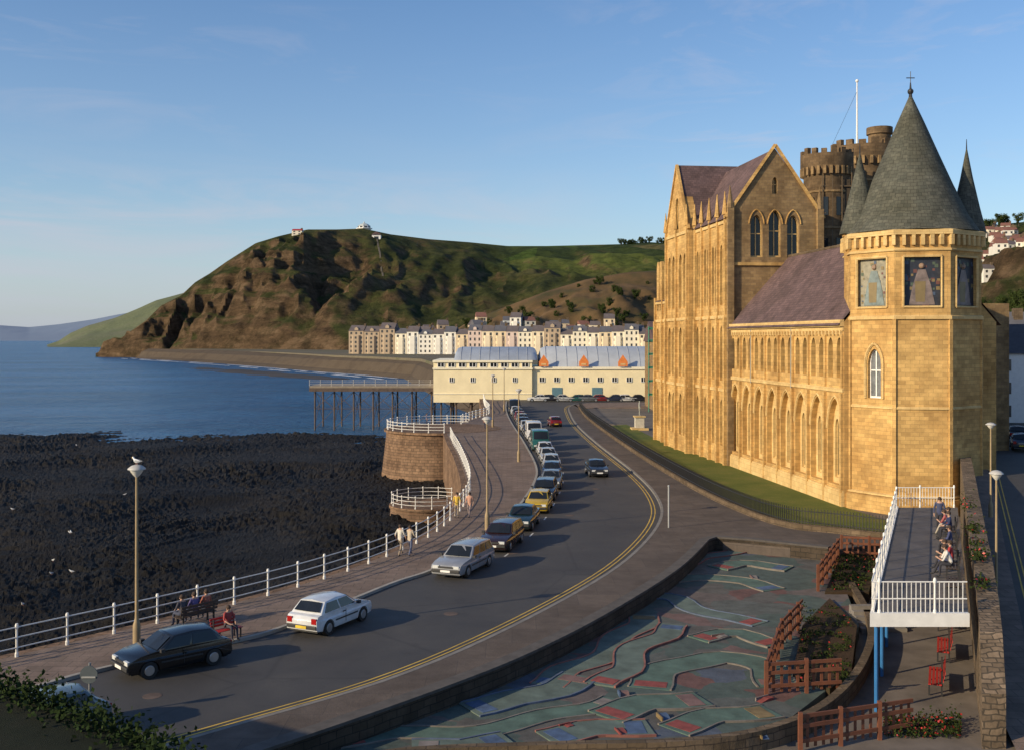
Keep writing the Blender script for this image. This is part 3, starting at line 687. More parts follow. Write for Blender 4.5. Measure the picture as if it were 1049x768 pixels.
for px,Y,r_,zt in ((886,126,3.5,35.0),(847,119,2.5,32.9)):
    c=A(px,Y); c.z=0
    ct=put(COLG,M().lathe([(r_,0),(r_,zt-2.6),(r_+.35,zt-2),(r_+.35,zt-.7),(r_-.1,zt-.7),(r_-.1,zt-1)],c,24),'crenellated_tower',STONE_C,True,smooth=True)
    nm_=16
    for i in range(nm_):
        an=2*math.pi*i/nm_; p=c+Vector((math.cos(an),math.sin(an),0))*(r_+.1); put(COLG,M().obox(p,(-math.sin(an),math.cos(an)),(r_)*.23,.45,zt-.72,zt-.12*(i%3)),'merlon',STONE_C,True,parent=ct)
    mr=M()
    for i in range(26):
        an=2*math.pi*i/26; p=c+Vector((math.cos(an),math.sin(an),0))*(r_+.18); mr.obox(p,(-math.sin(an),math.cos(an)),.3,.4,zt-3,zt-2.1)
    put(COLG,mr,'corbel_table',STONE_B,True,parent=ct)
    for z in (zt-5,zt-9): put(COLG,M().lathe([(r_,z),(r_+.12,z+.05),(r_+.12,z+.25),(r_,z+.3)],c,24),'string_course',STONE_B,True,parent=ct)
    for dz in (7.5,12):
        for an in (-1.9,-1.35,-2.5):
            p=c+Vector((math.cos(an),math.sin(an),0))*(r_-.02); put(COLG,M().obox(p,(-math.sin(an),math.cos(an)),.5,.12,zt-dz,zt-dz+2),'window',GLASSC,True,parent=ct)
c=A(890,126); c.z=0
put(COLG,M().lathe([(1.3,30),(1.3,36.0),(1.5,36.1),(1.5,36.9),(1.2,36.9)],c+Vector((1.6,1,0)),14),'stair_turret',STONE_C,True,smooth=True)
c=A(858,118); c.z=0
put(COLG,M().box(c.x-2.0,c.x+1.0,116.8,119.5,12,29.3),'netted_scaffold',pm((.06,.045,.03),.95,.5,1.5,.5,name='dark_netting'),True)
sfm=M(); SFM=pm((.12,.085,.05),.8,name='scaffold_timber')
for i in range(6):
    z=14+i*2.9; sfm.box(c.x-2.2,c.x+1.2,116.6,116.7,z,z+.12)
for i in range(4): sfm.box(c.x-2.1+i*1.05,c.x-2.0+i*1.05,116.5,116.59,12,30)
put(COLG,sfm,'scaffold_pole',SFM,True)
c=A(878,128); t=thing('flagpole','tall white flagpole on the castle-like tower roof','flagpole',(c.x,c.y,34))
put(t,M().cyl((0,0,0),(0,0,8.6),.14,.07,n=8),'pole',WHITE); put(t,M().sph((0,0,8.7),.2),'finial',WHITE)
put(t,M().cyl((0,0,7.5),(-3.3,-1,0.8),.02,n=4),'stay_wire',IRON)
# ------------------------------------------------ pier
PY=214.
t=thing('pier','iron pier deck on lattice legs over the foreshore','pier',(-30,PY,-6))
xl=A(316,PY).x; xr=A(500,PY).x
put(t,M().box(xl,xr,PY+1,PY+12,2.1,2.6),'deck',pm((.25,.21,.16),.8,.2,name='timber_decking'),True)
put(t,M().box(xl,xr,PY+.7,PY+.95,1.5,2.2),'girder',RUST,True)
x=xl+1
while x<xr:
    lg=M()
    for yy in (PY+1.6,PY+11): lg.cyl((x,yy,-7.5),(x,yy,2.1),.16,n=8)
    lg.cyl((x,PY+1.6,-5),(x,PY+11,1.5),.05,n=5); lg.cyl((x,PY+1.6,1.5),(x,PY+11,-5),.05,n=5)
    lg.cyl((x,PY+1.6,-2),(x+3.9,PY+1.6,-2),.06,n=5); lg.cyl((x,PY+1.6,1.4),(x+3.9,PY+1.6,-2),.06,n=5); lg.cyl((x,PY+1.6,-2),(x+3.9,PY+1.6,1.4),.06,n=5); lg.cyl((x,PY+1.6,-6),(x+3.9,PY+1.6,-2),.05,n=5)
    put(t,lg,'leg',RUST,True); x+=3.9
railing([Vector((xl,PY+1.1)),Vector((A(443,PY).x,PY+1.1))],2.6,1.1,'pier_railing','pale railing along the edge of the pier deck','railing',pm((.4,.38,.35),.6,.15,name='faded_rail_paint'),3,2.2,.035,.06)
t=thing('pier_pavilion','cream pier pavilion with long curved metal roofs and orange signs','building',(5,PY,0))
xa=A(444,PY).x; xb=A(545,PY).x; xc=A(692,PY+2).x
put(t,M().box(xa,xb,PY,PY+22,-.6,7.3),'wall',CREAM,True)
put(t,M().box(xb+.003,xc,PY+.6,PY+24,-.6,6.2),'wall',CREAM,True)
TRIM=pm((.86,.79,.6),.6,.06,name='cream_trim')
for a in ((xa-.15,xb+.1,PY-.25,PY+.003,5.9,6.25),(xa-.15,xb+.1,PY-.3,PY+22.2,7.3,7.7),(xb+.1,xc+.2,PY+.3,PY+.6,5.9,6.4),(xa,xb,PY-.12,PY-.003,1.0,1.15)): put(t,M().box(*a),'cornice',TRIM,True)
RIBM=pm((.36,.38,.41),.5,.1,name='rib_metal')
def barrel(x0,x1,y0,y1,z0,h,mat,rib=1.6,name='roof'):
    m=M(); n=14; pr=[(y0+(y1-y0)*i/n, z0+h*math.sin(math.pi*i/n)**.7) for i in range(n+1)]
    S=[(x0,.0),(x0+.1,.6),(x0+.5,.9),(x0+1.4,1),(x1-1.4,1),(x1-.5,.9),(x1-.1,.6),(x1,.0)]; k=n+1
    ym_=(y0+y1)/2
    vs=[(x,ym_+(a-ym_)*(.8+.2*s),z0+(b-z0)*max(s,.02)) for x,s in S for a,b in pr]
    m.add(vs,[(j*k+i,j*k+i+1,(j+1)*k+i+1,(j+1)*k+i) for j in range(len(S)-1) for i in range(n)])
    ro=put(t,m,name,mat,True,smooth=True)
    x=x0+1.4
    while x<x1-1.3:
        rb=M()
        for (a,b),(c,dd) in zip(pr[:10],pr[1:11]): rb.cyl((x,a,b+.03),(x,c,dd+.03),.06,n=4)
        put(t,rb,'roof_rib',RIBM,True,parent=ro); x+=rib
barrel(xa+4,xb+1.2,PY+.8,PY+17,7.7,2.6,pm((.34,.38,.44),.4,.12,.4,0,.1,name='blue_grey_roof'),1.9)
barrel(xb+1.4,xc,PY+.8,PY+16,6.3,4.1,pm((.46,.49,.52),.4,.1,.4,0,.1,name='pale_silver_roof'),2.1)
def framed(cx,cz,w_,h_,yy):
    o=put(t,M().box(cx-w_/2,cx+w_/2,yy-.06,yy-.02,cz,cz+h_),'window',GLASS,True)
    f=M()
    for a in (-w_/2,0,w_/2): f.box(cx+a-.06,cx+a+.06,yy-.12,yy-.061,cz,cz+h_)
    f.box(cx-w_/2,cx+w_/2,yy-.119,yy-.062,cz-.1,cz-.001); put(t,f,'frame',WHITE,True,parent=o)
i=0; x=xa+1.5
while x<xb-1:
    framed(x,6.4,1.3,.75,PY)
    if i%2: framed(x,3.4,.8,.9,PY)
    x+=2.1;i+=1
x=xb+2
while x<xc-1: framed(x,3.4,1.0,.9,PY+.6); x+=2.9
SG=pm((.72,.22,.05),.6,.15,name='orange_sign')
for px in (557,598,638):
    c=A(px,PY+.2); zb_=6.5; k=.95
    P5=[(-1,0),(1,0),(1,.9),(0,2.3),(-1,.9)]
    s=M(); s.add([(c.x+a*k,c.y-.35,zb_+b) for a,b in P5]+[(c.x+a*k,c.y-.1,zb_+b) for a,b in P5],[(0,1,2,3,4),(9,8,7,6,5),(0,1,6,5),(1,2,7,6),(2,3,8,7),(3,4,9,8),(4,0,5,9)])
    so_=put(t,s,'sign_board',SG,True)
    q=M(); q.add([(c.x-.5,c.y-.40,zb_+.25),(c.x+.5,c.y-.40,zb_+.25),(c.x+.5,c.y-.40,zb_+.6),(c.x-.5,c.y-.40,zb_+.6)],[(0,1,2,3)])
    put(t,q,'sign_emblem',pm((.7,.45,.2),.5,.1,name='sign_yellow'),True,parent=so_)
x=xa+1.5
while x<A(500,PY).x:
    put(t,M().cyl((x,PY+.8,-7.5),(x,PY+.8,-.6),.18,n=8),'leg',RUST,True); x+=3
for dx in (4,12,30): put(t,M().box(xb+dx,xb+dx+2,PY+.48,PY+.597,-.1,2.3),'door',pm((.1,.2,.25),.6,name='door_paint'),True)
t=thing('shop_building','brown stone shop building with green scaffolding and bright signs','building',(26,180,0))
c=A(677,180); put(t,M().box(c.x-1.2,c.x+10,178,192,0,11.5),'wall',STONE_B,True)
put(t,M().add([(c.x-1.5,177.8,11.5),(c.x+10.3,177.8,11.5),(c.x+10.3,185,15),(c.x-1.5,185,15),(c.x+10.3,192,11.5),(c.x-1.5,192,11.5)],[(0,1,2,3),(3,2,4,5),(0,3,5),(1,2,4)]),'roof',SLATE,True)
for z in (1.5,5,8.5):
    for dx in (-.8,1.): put(t,M().box(c.x+dx,c.x+dx+1,177.93,177.99,z,z+1.8),'window',GLASS,True)
put(t,M().box(c.x-1.8,c.x+2,176.6,176.7,2.6,3.7),'shop_sign',pm((.75,.5,.03),.5,name='yellow_sign'),True)
put(t,M().box(c.x-1.8,c.x-.2,176.6,176.7,4.3,5.0),'shop_sign',RED,True)
sf=M()
for dx in (-2.4,-1.3,-.2,.9): sf.cyl((c.x+dx,176.9,0),(c.x+dx,176.9,14),.09,n=5)
for z in (3,5.2,7.4,9.6,11.8,13.8): sf.cyl((c.x-2.5,176.9,z),(c.x+1.1,176.9,z),.08,n=5); sf.box(c.x-2.5,c.x+1.1,176.95,177.6,z-.3,z-.1)
put(t,sf,'scaffolding',pm((.04,.22,.14),.7,name='green_scaffold'),True)
# ------------------------------------------------ hills
def interp(t,x):
    if x<=t[0][0]: return t[0][1]
    for a,b in zip(t,t[1:]):
        if x<=b[0]: return a[1]+(b[1]-a[1])*(x-a[0])/(b[0]-a[0])
    return t[-1][1]
RID=[(100,362),(107,358),(130,342),(150,328),(165,313),(185,303),(200,289),(215,280),(232,268),(262,249),(285,242),(315,235),(345,235),(372,234),(400,240),(440,245),(480,248),(520,252),(560,252),(600,251),(640,250),(665,248),(700,250),(800,240),(900,235),(1000,232),(1060,226),(1150,222),(1300,220)]
YB=[(100,1080),(200,1000),(350,900),(480,800),(600,760),(700,700),(900,480),(1050,330),(1300,300)]
YR=[(100,1100),(160,1130),(250,1180),(400,1300),(520,1550),(700,1600),(900,1100),(1050,900),(1300,850)]
ZB=[(100,-7),(300,-6),(345,2),(480,2.5),(900,2.5),(1050,5),(1300,5)]
def hill_z(px,Y):
    yb=interp(YB,px);yr=interp(YR,px);zb=interp(ZB,px); zr=H+(CY-interp(RID,px))/F*yr
    t=(Y-yb)/(yr-yb); X=(px-CX)/F*Y
    cl=max(0,min(1,(430-px)/150))
    if t<=0: return zb+t*20
    if t<=1:
        p=(1-cl)*(t**1.1*.6+.4*t*t*(3-2*t))+cl*(t**.72)
        env=math.sin(math.pi*min(1,t))
        nn=noise.fractal(Vector((X*.011,Y*.007,3)),1,2,6)
        rg=(1-abs(noise.noise(Vector((X*.020+nn*.45,Y*.005,7))))*2)
        rg3=(1-abs(noise.noise(Vector((X*.055+nn*.6,Y*.012,27))))*2)
        rg2=noise.fractal(Vector((X*.06+nn,Y*.04,17)),1,2,5)
        z=zb+(zr-zb)*p+env*(nn*(12+12*cl)+ (rg-.5)*(9+17*cl)+(rg3-.5)*(3+8*cl)+rg2*(2+4*cl))
        st=math.sin(z*.24+X*.015+nn*2)
        z+=cl*env*3.4*st*abs(st)
        lim=H+(CY-interp(RID,px)-1.0)/F*Y if t>.3 else 1e9
        return min(z,lim)
    return zr-(t-1)*80
def hillm():
    m,n,b=nt('hillside'); co=tc(n); geo=N(n,'ShaderNodeNewGeometry'); s=N(n,'ShaderNodeSeparateXYZ'); n.links.new(geo.outputs['Normal'],s.inputs[0])
    g=ramp(n,[(.3,(.038,.048,.018)),(.44,(.06,.072,.023)),(.54,(.10,.105,.034)),(.66,(.14,.10,.045))]); n.links.new(noi(n,co,.012,9,.68,.6),g.inputs[0])
    v=N(n,'ShaderNodeTexVoronoi'); v.inputs['Scale'].default_value=.0075; n.links.new(co,v.inputs['Vector'])
    sv_=N(n,'ShaderNodeSeparateColor'); n.links.new(v.outputs['Color'],sv_.inputs[0])
    fr=ramp(n,[(0,(.09,.14,.03)),(.3,(.14,.17,.04)),(.5,(.06,.085,.025)),(.75,(.17,.15,.06))]); fr.color_ramp.interpolation='CONSTANT'; n.links.new(sv_.outputs[0],fr.inputs[0])
    so2=N(n,'ShaderNodeSeparateXYZ'); n.links.new(co,so2.inputs[0])
    mr=N(n,'ShaderNodeMapRange'); mr.inputs[1].default_value=75; mr.inputs[2].default_value=100; n.links.new(so2.outputs[2],mr.inputs[0])
    mr2=N(n,'ShaderNodeMapRange'); mr2.inputs[1].default_value=-60; mr2.inputs[2].default_value=0; n.links.new(so2.outputs[0],mr2.inputs[0])
    mu=N(n,'ShaderNodeMath',operation='MULTIPLY'); n.links.new(mr.outputs[0],mu.inputs[0]); n.links.new(mr2.outputs[0],mu.inputs[1])
    gg=mixc(n,g.outputs[0],fr.outputs[0],mu.outputs[0])
    mp=N(n,'ShaderNodeMapping'); mp.inputs['Scale'].default_value=(.5,.5,2.2); mp.inputs['Rotation'].default_value=(0,.3,0); n.links.new(co,mp.inputs[0])
    rk=ramp(n,[(.3,(.05,.035,.024)),(.48,(.15,.098,.055)),(.68,(.31,.21,.125))]); n.links.new(noi(n,mp.outputs[0],.05,10,.75,.4),rk.inputs[0])
    ma=N(n,'ShaderNodeMath',operation='MULTIPLY_ADD'); n.links.new(noi(n,co,.02,6,.7),ma.inputs[0]); ma.inputs[1].default_value=-.75; n.links.new(s.outputs[2],ma.inputs[2])
    f=ramp(n,[(.35,(0,0,0)),(.53,(1,1,1))]); n.links.new(ma.outputs[0],f.inputs[0])
    c=mixc(n,rk.outputs[0],gg,f.outputs[0])
    d2=ramp(n,[(.45,(1,1,1)),(.6,(.32,.37,.32))]); n.links.new(noi(n,co,.06,6,.8),d2.inputs[0])
    c=mixc(n,c,d2.outputs[0],.75,'MULTIPLY')
    n.links.new(c,b.inputs['Base Color']); b.inputs['Roughness'].default_value=.95; b.inputs['Specular IOR Level'].default_value=.1
    bump(n,b,noi(n,co,.10,10,.82),1,8.); return m
HM=hillm()
m=M(); C=420; R=170; vs=[]
for j in range(R):
    tt_=-.08+1.5*j/(R-1)
    for i in range(C):
        px=98+1200*(i/(C-1))**1.25; yb=interp(YB,px);yr=interp(YR,px); Y=yb+(yr-yb)*tt_
        vs.append(((px-CX)/F*Y,Y,hill_z(px,Y)))
m.add(vs,[(j*C+i,j*C+i+1,(j+1)*C+i+1,(j+1)*C+i) for j in range(R-1) for i in range(C-1)])
struct(m,'hill',HM,recalc=False,smooth=True)
SP=[(455,345),(480,329),(520,313),(560,298),(600,286),(640,279),(700,275),(780,285),(860,300)]
m=M(); C=180;R=70;vs=[]
def spur(px,Y):
    yb=680+60*math.sin(px*.01); yr=880; zr=H+(CY-interp(SP,px))/F*yr; t=(Y-yb)/(yr-yb); X=(px-CX)/F*Y
    if t<0: return 2+t*10
    if t<=1:
        nn=noise.fractal(Vector((X*.02,Y*.015,9)),1,2,5); z=2+(zr-2)*(t**.9)+math.sin(math.pi*t)*nn*13
        return min(z,H+(CY-interp(SP,px)-.5)/F*Y if t>.4 else 1e9)
    return zr-(t-1)*100
for j in range(R):
    Y=670+400*j/(R-1)
    for i in range(C):
        px=450+420*i/(C-1); vs.append(((px-CX)/F*Y,Y,spur(px,Y)))
m.add(vs,[(j*C+i,j*C+i+1,(j+1)*C+i+1,(j+1)*C+i) for j in range(R-1) for i in range(C-1)])
struct(m,'hill',grassm('bracken_slope',(.045,.05,.02),(.11,.072,.033),(.18,.11,.052),.03),recalc=False,smooth=True)
def headland(pts,Y0,dep,mat,seed,amp):
    m=M(); C=120;R=26;vs=[]; x0=pts[0][0];x1=pts[-1][0]
    for j in range(R):
        t=j/(R-1)*1.5
        for i in range(C):
            px=x0+(x1-x0)*i/(C-1); Y=Y0+dep*t; zr=H+(CY-interp(pts,px))/F*(Y0+dep); X=(px-CX)/F*Y
            z=-7+(zr+7)*(t**.7) if t<=1 else zr-(t-1)*dep*.3
            nn=noise.fractal(Vector((X*.004,Y*.004,seed)),1,2,5); z+=nn*amp*math.sin(min(1,t)*math.pi)
            vs.append((X,Y,z))
    m.add(vs,[(j*C+i,j*C+i+1,(j+1)*C+i+1,(j+1)*C+i) for j in range(R-1) for i in range(C-1)])
    struct(m,'hill',mat,recalc=False,smooth=True)
headland([(48,353),(60,349),(72,341),(90,333),(118,325),(140,316),(160,307),(185,300),(215,292),(260,288)],2300,500,grassm('far_headland',(.08,.10,.07),(.13,.15,.08),(.17,.16,.12),.003),5,14)
headland([(-60,335),(0,333),(30,335),(60,332),(95,327),(120,322),(160,315),(200,309),(260,306)],8500,2000,pm((.16,.215,.31),1,.05,.0005,name='haze_tinted_land'),8,8)  # farthest ridge: aerial haze is put into its pale blue base colour
def hill_spot(px,Y): return Vector(((px-CX)/F*Y,Y,hill_z(px,Y)))
p=hill_spot(373,1290)
t=thing('hilltop_lookout','white octagonal lookout building with dome on the hilltop','building',p)
b_=put(t,M().lathe([(8,-3),(8,2.5),(10,2.8),(10,3.6),(7.5,3.8),(7.5,6)],(0,0,0),8),'wall',WHITE); put(t,M().lathe([(8,6),(5,8.4),(1,10),(.3,12)],(0,0,0),8),'roof',pm((.45,.5,.5),.5,name='pale_roof_lead'))
for k in range(8):
    an=math.pi/8+k*math.pi/4; put(t,M().obox((7.2*math.cos(an),7.2*math.sin(an)),(-math.sin(an),math.cos(an)),3.2,.6,4.2,5.6),'window',GLASS)
p=hill_spot(386,1240)
t=thing('railway_station','small white cliff railway station on the slope','building',p+Vector((0,0,-3)))
put(t,M().box(-5,5,-5,5,-6,6),'wall',WHITE); put(t,M().add([(-6,-6,6),(6,-6,6),(6,6,6),(-6,6,6),(0,-6,10),(0,6,10)],[(0,4,5,3),(1,2,5,4),(0,1,4),(3,5,2)]),'roof',SLATE)
put(t,M().box(-2.5,2.5,-5.15,-5.02,-1,4),'door',GLASS)
m=M()
tr_=[Y for Y in range(1080,1235,8)]
for a,b in zip(tr_,tr_[1:]):
    pa=400-(a-920)/315*14; pb=400-(b-920)/315*14
    va=hill_spot(pa,a);vb=hill_spot(pb,b)
    m.add([va+Vector((-.9,0,.4)),va+Vector((.9,0,.4)),vb+Vector((.9,0,.4)),vb+Vector((-.9,0,.4)),va+Vector((-.9,0,-6)),va+Vector((.9,0,-6)),vb+Vector((.9,0,-6)),vb+Vector((-.9,0,-6))],[(0,1,2,3),(0,4,7,3),(1,5,6,2)])
t=thing('cliff_railway','narrow track of the cliff railway climbing the hillside','railway',(0,920,0)); put(t,m,'track',pm((.10,.085,.06),.8,name='track_bed'),True)
# ------------------------------------------------ houses
def house(w_,dp_,h_,rows_,cols_,label,wall,roofm,name='terraced_house',rh=4,mansard=False,bay=False,chim=True):
    t=thing(name,label,'house',(0,-500,0))
    wa=M().box(-w_/2+.005,w_/2-.005,0,dp_,-6,h_)
    if bay: wa.add([(-w_*.3,.003,-6),(w_*.3,.003,-6),(w_*.2,-1.2,-6),(-w_*.2,-1.2,-6),(-w_*.3,.003,h_*.8),(w_*.3,.003,h_*.8),(w_*.2,-1.2,h_*.8),(-w_*.2,-1.2,h_*.8)],[(0,1,2,3),(4,5,6,7),(0,3,7,4),(3,2,6,7),(2,1,5,6)])
    put(t,wa,'wall',wall)
    x=w_/2+.0
    rf=M().add([(-x,-.3,h_),(x,-.3,h_),(x,dp_+.3,h_),(-x,dp_+.3,h_),(-x,dp_/2,h_+rh),(x,dp_/2,h_+rh)],[(0,1,5,4),(2,3,4,5),(0,4,3),(1,2,5),(3,2,1,0)])
    ro=put(t,rf,'roof',roofm)
    if mansard: put(t,M().add([(-w_*.12,.4,h_),(w_*.12,.4,h_),(w_*.12,.4,h_+rh*.45),(0,.4,h_+rh*.65),(-w_*.12,.4,h_+rh*.45),(-w_*.12,dp_/2,h_),(w_*.12,dp_/2,h_),(w_*.12,dp_/2,h_+rh*.45),(0,dp_/2,h_+rh*.65),(-w_*.12,dp_/2,h_+rh*.45)],[(0,1,2,3,4),(1,6,7,2),(2,7,8,3),(3,8,9,4),(4,9,5,0)]),'dormer',wall)
    if chim:
        put(t,M().box(w_/2-1.3,w_/2-.02,dp_/2-.8,dp_/2+.8,h_+rh-2,h_+rh+1.2),'chimney',STONE_D)
    pw=None; rhh=h_/rows_; cw=w_/cols_
    for i in range(rows_):
        for j in range(cols_):
            xx=-w_/2+cw*(j+.5); yy=-.03
            if bay and abs(xx)<w_*.18: yy=-1.23
            if bay and abs(xx)<w_*.18 and i==rows_-1: yy=-.03
            l=(xx,yy,rhh*i+rhh*.25)
            if pw is None: pw=put(t,M().box(-cw*.18,cw*.18,-.05,.02,0,rhh*.5),'window',pm((.06,.06,.06),.2,.3,.5,name='house_glass'),loc=l)
            else:
                c=pw.copy(); COL.objects.link(c); c.location=l; KIDS[t.name].append(c)
    return t
wl=[pm(c,.8,.08,.3,name='house_paint') for c in ((.70,.60,.44),(.74,.68,.54),(.56,.44,.32),(.72,.69,.62),(.60,.48,.42),(.50,.53,.54),(.66,.54,.37),(.40,.31,.22))]
rf_=[pm(c,.8,.2,.3,name='house_roof') for c in ((.12,.10,.10),(.10,.10,.115),(.20,.09,.065))]
Ht=[house(8.2,11,13.0,4,3,'tall painted seafront terraced house with slate roof',wl[0],rf_[0],mansard=True,rh=3.4),
    house(7.2,11,12.4,4,2,'painted seafront terraced house with slate roof',wl[1],rf_[1],bay=True,rh=3.4),
    house(9.5,12,15,5,3,'brown stone seafront hotel with gabled roof',wl[7],rf_[0],name='seafront_hotel',mansard=True,bay=True),
    house(7,9,6,2,2,'small rendered house with pitched roof on the slope',wl[3],rf_[2],name='hillside_house',rh=2.8)]
GR='terraced houses along the far seafront'
px=357.; k=0
while px<682:
    u=(px-357)/325; Y=665-55*u
    ti=2 if px<398 or 556<px<570 else (0 if k%4==1 else 1)
    wd=(8.2,7.2,9.5)[ti]; c=A(px+wd/2/Y*F,Y,3.0)
    wm_=wl[random.choice([0,1,1,3,3,6,4,1])]
    rc_={'wall':[wm_],'roof':[rf_[k%2]],'dormer':[wm_]} if ti<2 else {}
    o=copy_thing(Ht[ti],c,-.15,None,rc_) if ti!=1 else copy_thing(Ht[1],c,-.15,None,{'wall':[wm_],'roof':[rf_[k%2]]}); o['group']=GR; o.scale=(1,1,random.uniform(.88,1.1)); px+=wd/Y*F+.05; k+=1
GR2='houses on the slopes behind the seafront'
for i in range(80):
    px=random.uniform(420,690); Y=random.uniform(685,740)
    base=max(2.5,spur(px,Y) if px>450 else 2.5)
    z=min(base,15)+random.uniform(0,3)
    hi=[3,3,3,1][i%4]; top=z+(13 if hi==1 else 8); py=CY-(top-H)*F/Y
    if py<323 or base>16: continue
    o=copy_thing(Ht[hi],A(px,Y,z),random.uniform(-.4,.3),None,{'wall':[random.choice(wl)],'roof':[random.choice(rf_)]}); o['group']=GR2
HS=[]
for i in range(90):
    px=random.uniform(1000,1090); Y=random.uniform(430,800)
    z=hill_z(px,Y); py=CY-(z-H)*F/Y
    if not 236<py<288: continue
    HS.append((px,Y))
    o=copy_thing(Ht[3],A(px,Y,z-.5),random.uniform(-.5,.2),None,{'wall':[wl[random.choice([1,3,3])]],'roof':[rf_[2] if i%3 else rf_[0]]}); o['group']='houses on the wooded hillside'
p=hill_spot(304,1195); o=copy_thing(Ht[3],p,0,'low hilltop building with a red roof',{'wall':[wl[1]],'roof':[RED]}); o.scale=(1.6,1.2,.8)
for hh in Ht: rm_(hh)
ZS=lambda Y: -.8 if Y<33 else (2.5 if Y>75 else -.8+3.3*(Y-33)/42)
def big_house(c,w_,dp_,h_,label,wall,rot,rows_,cols_,roofm):
    t=house(w_,dp_,h_,rows_,cols_,label,wall,roofm,name='street_house',rh=3.4); t.location=c; t.rotation_euler=(0,0,rot); return t
big_house(A(1046,122,2.5),13,9,7.8,'white rendered street house with dark slate roof',pm((.66,.66,.64),.8,.08,name='white_render'),-.25,3,4,pm((.05,.05,.06),.7,.2,name='black_slate'))
big_house(A(1110,128,2.5),9,9,9.5,'grey street house with dark slate roof',pm((.4,.4,.42),.8,name='grey_render'),-.25,3,3,rf_[1])
big_house(A(1020,160,2.5),9,9,9.5,'brown brick street house with slate roof',pm((.3,.21,.15),.8,name='brown_render'),-.25,3,3,rf_[1])
big_house(A(1062,172,2.5),10,9,10.5,'tall pale street house with slate roof',pm((.55,.51,.43),.8,name='pale_render'),-.25,4,3,rf_[1])
# ------------------------------------------------ trees
LEAF=[grassm('leaf',(.02,.035,.01),(.04,.06,.015),(.07,.085,.02),1.),]
def tree(h,seed,label='broad leafy tree with dense dark crown'):
    rr=random.Random(seed); t=thing('tree',label,'tree',(0,-500,0),0,'trees on the hillside')
    tk=M().cyl((0,0,-1),(0,0,h*.45),h*.035,h*.02,n=7)
    for i in range(5):
        a=rr.uniform(0,6.28); tk.cyl((0,0,h*.35),(math.cos(a)*h*.22,math.sin(a)*h*.22,h*rr.uniform(.55,.75)),h*.015,h*.006,n=5)
    put(t,tk,'trunk',pm((.07,.05,.035),.9,name='bark'))
    cr=M(); cl=[]
    for i in range(18):
        a=rr.uniform(0,6.28); q=rr.uniform(0,.36)*h; cl.append((math.cos(a)*q,math.sin(a)*q,h*rr.uniform(.3,.9),h*rr.uniform(.09,.18)))
    for x,y,z,r_ in cl:
        for i in range(70):
            v=Vector((rr.gauss(0,1),rr.gauss(0,1),rr.gauss(0,1))).normalized()*r_*rr.uniform(.6,1.1); s=h*.035
            a=Vector((rr.gauss(0,1),rr.gauss(0,1),rr.gauss(0,1))).normalized()*s; b=v.cross(a).normalized()*s*.7 if v.cross(a).length>1e-4 else Vector((s,0,0))
            c=Vector((x,y,z))+v; cr.add([c-a,c+b,c+a,c-b],[(0,1,2,3)])
    put(t,cr,'crown',LEAF[0],recalc=False); return t
T0=[tree(10,1),tree(12,2)]
for i in range(150):
    px=random.uniform(1000,1100); Y=random.uniform(300,850); z=hill_z(px,Y)
    if any(abs(px-a)<9 and 0<b-Y<110 for a,b in HS): continue
    copy_thing(T0[i%2],A(px,Y,z-.5),random.uniform(0,6),None,None,random.uniform(.6,1.0))
for i in range(26):
    px=random.uniform(636,700); Y=interp(YR,px)-5; copy_thing(T0[i%2],A(px,Y,hill_z(px,Y)-3),random.uniform(0,6),None,None,random.uniform(.7,1.1))
for i in range(60):
    px=random.uniform(450,690); Y=random.uniform(700,860); z=spur(px,Y)
    copy_thing(T0[i%2],A(px,Y,z-2),random.uniform(0,6),None,None,random.uniform(.4,.8))
for tq in T0: rm_(tq)
# ------------------------------------------------ terrace deck at right
FA=Vector((12.3,36.7,0));FB=Vector((15.6,36.7,0));BR=Vector((24.9,60,0));BL=Vector((21.5,60,0))
t=thing('raised_terrace','raised walkway terrace on blue posts beside a stone wall','terrace',(14,37,-.8))
put(t,M().prism([FA,FB,BR,BL],2.35,2.6),'deck',pm((.13,.115,.105),.85,.3,1,.2,name='terrace_tarmac'),True)
put(t,M().prism([FA+Vector((-.1,-.1,0)),FB+Vector((0,-.1,0)),FB+Vector((0,.1,0)),FA+Vector((0.1,.1,0)),BL+Vector((.1,0,0)),BL+Vector((-.1,0,0))],2.2,2.66),'fascia',WHITE,True)
for k in range(7):
    p=FA.lerp(BL,k/6.)+Vector((.25,.3,0)); put(t,M().cyl((p.x,p.y,-.9),(p.x,p.y,2.35),.07,n=8),'support_post',BLUE,True)
railing([BR+Vector((-.2,0,0)),BL,FA,FB+Vector((-.05,0,0))],2.6,1.15,'terrace_railing','white metal railing with balusters round the terrace','railing',WHITE,2,1.9,.025,.04,None,.16)
struct(M().prism([(13,30),(60,30),(60,34),(16,34.5),(26.5,63.5),(18,60.4),(17,50),(12,38),(4,33)],-.95,-.82),'path',pm((.15,.125,.105),.9,.3,.7,.3,name='worn_path'))
t=thing('stone_wall','rubble stone retaining wall beside the street with plants','wall',(16,35,-.8))
m=M(); prof=[(33.6,.9),(34.6,1.6),(35.6,2.3),(38,2.8),(42,3.2),(48,3.3),(60,3.6),(66,3.8),(74,3.9)]
for (ya,za),(yb,zb) in zip(prof,prof[1:]):
    xa_=15.75+.4*(ya-36.2); xb_=15.75+.4*(yb-36.2)
    m.add([(xa_,ya,-.95),(xa_+.75,ya,-.95),(xb_+.75,yb,-.95),(xb_,yb,-.95),(xa_,ya,za),(xa_+.75,ya,za),(xb_+.75,yb,zb),(xb_,yb,zb)],[(4,5,6,7),(1,2,6,5),(3,0,4,7)]+([(2,3,7,6)] if yb==74 else [])+([(0,1,5,4)] if ya==33.6 else []))
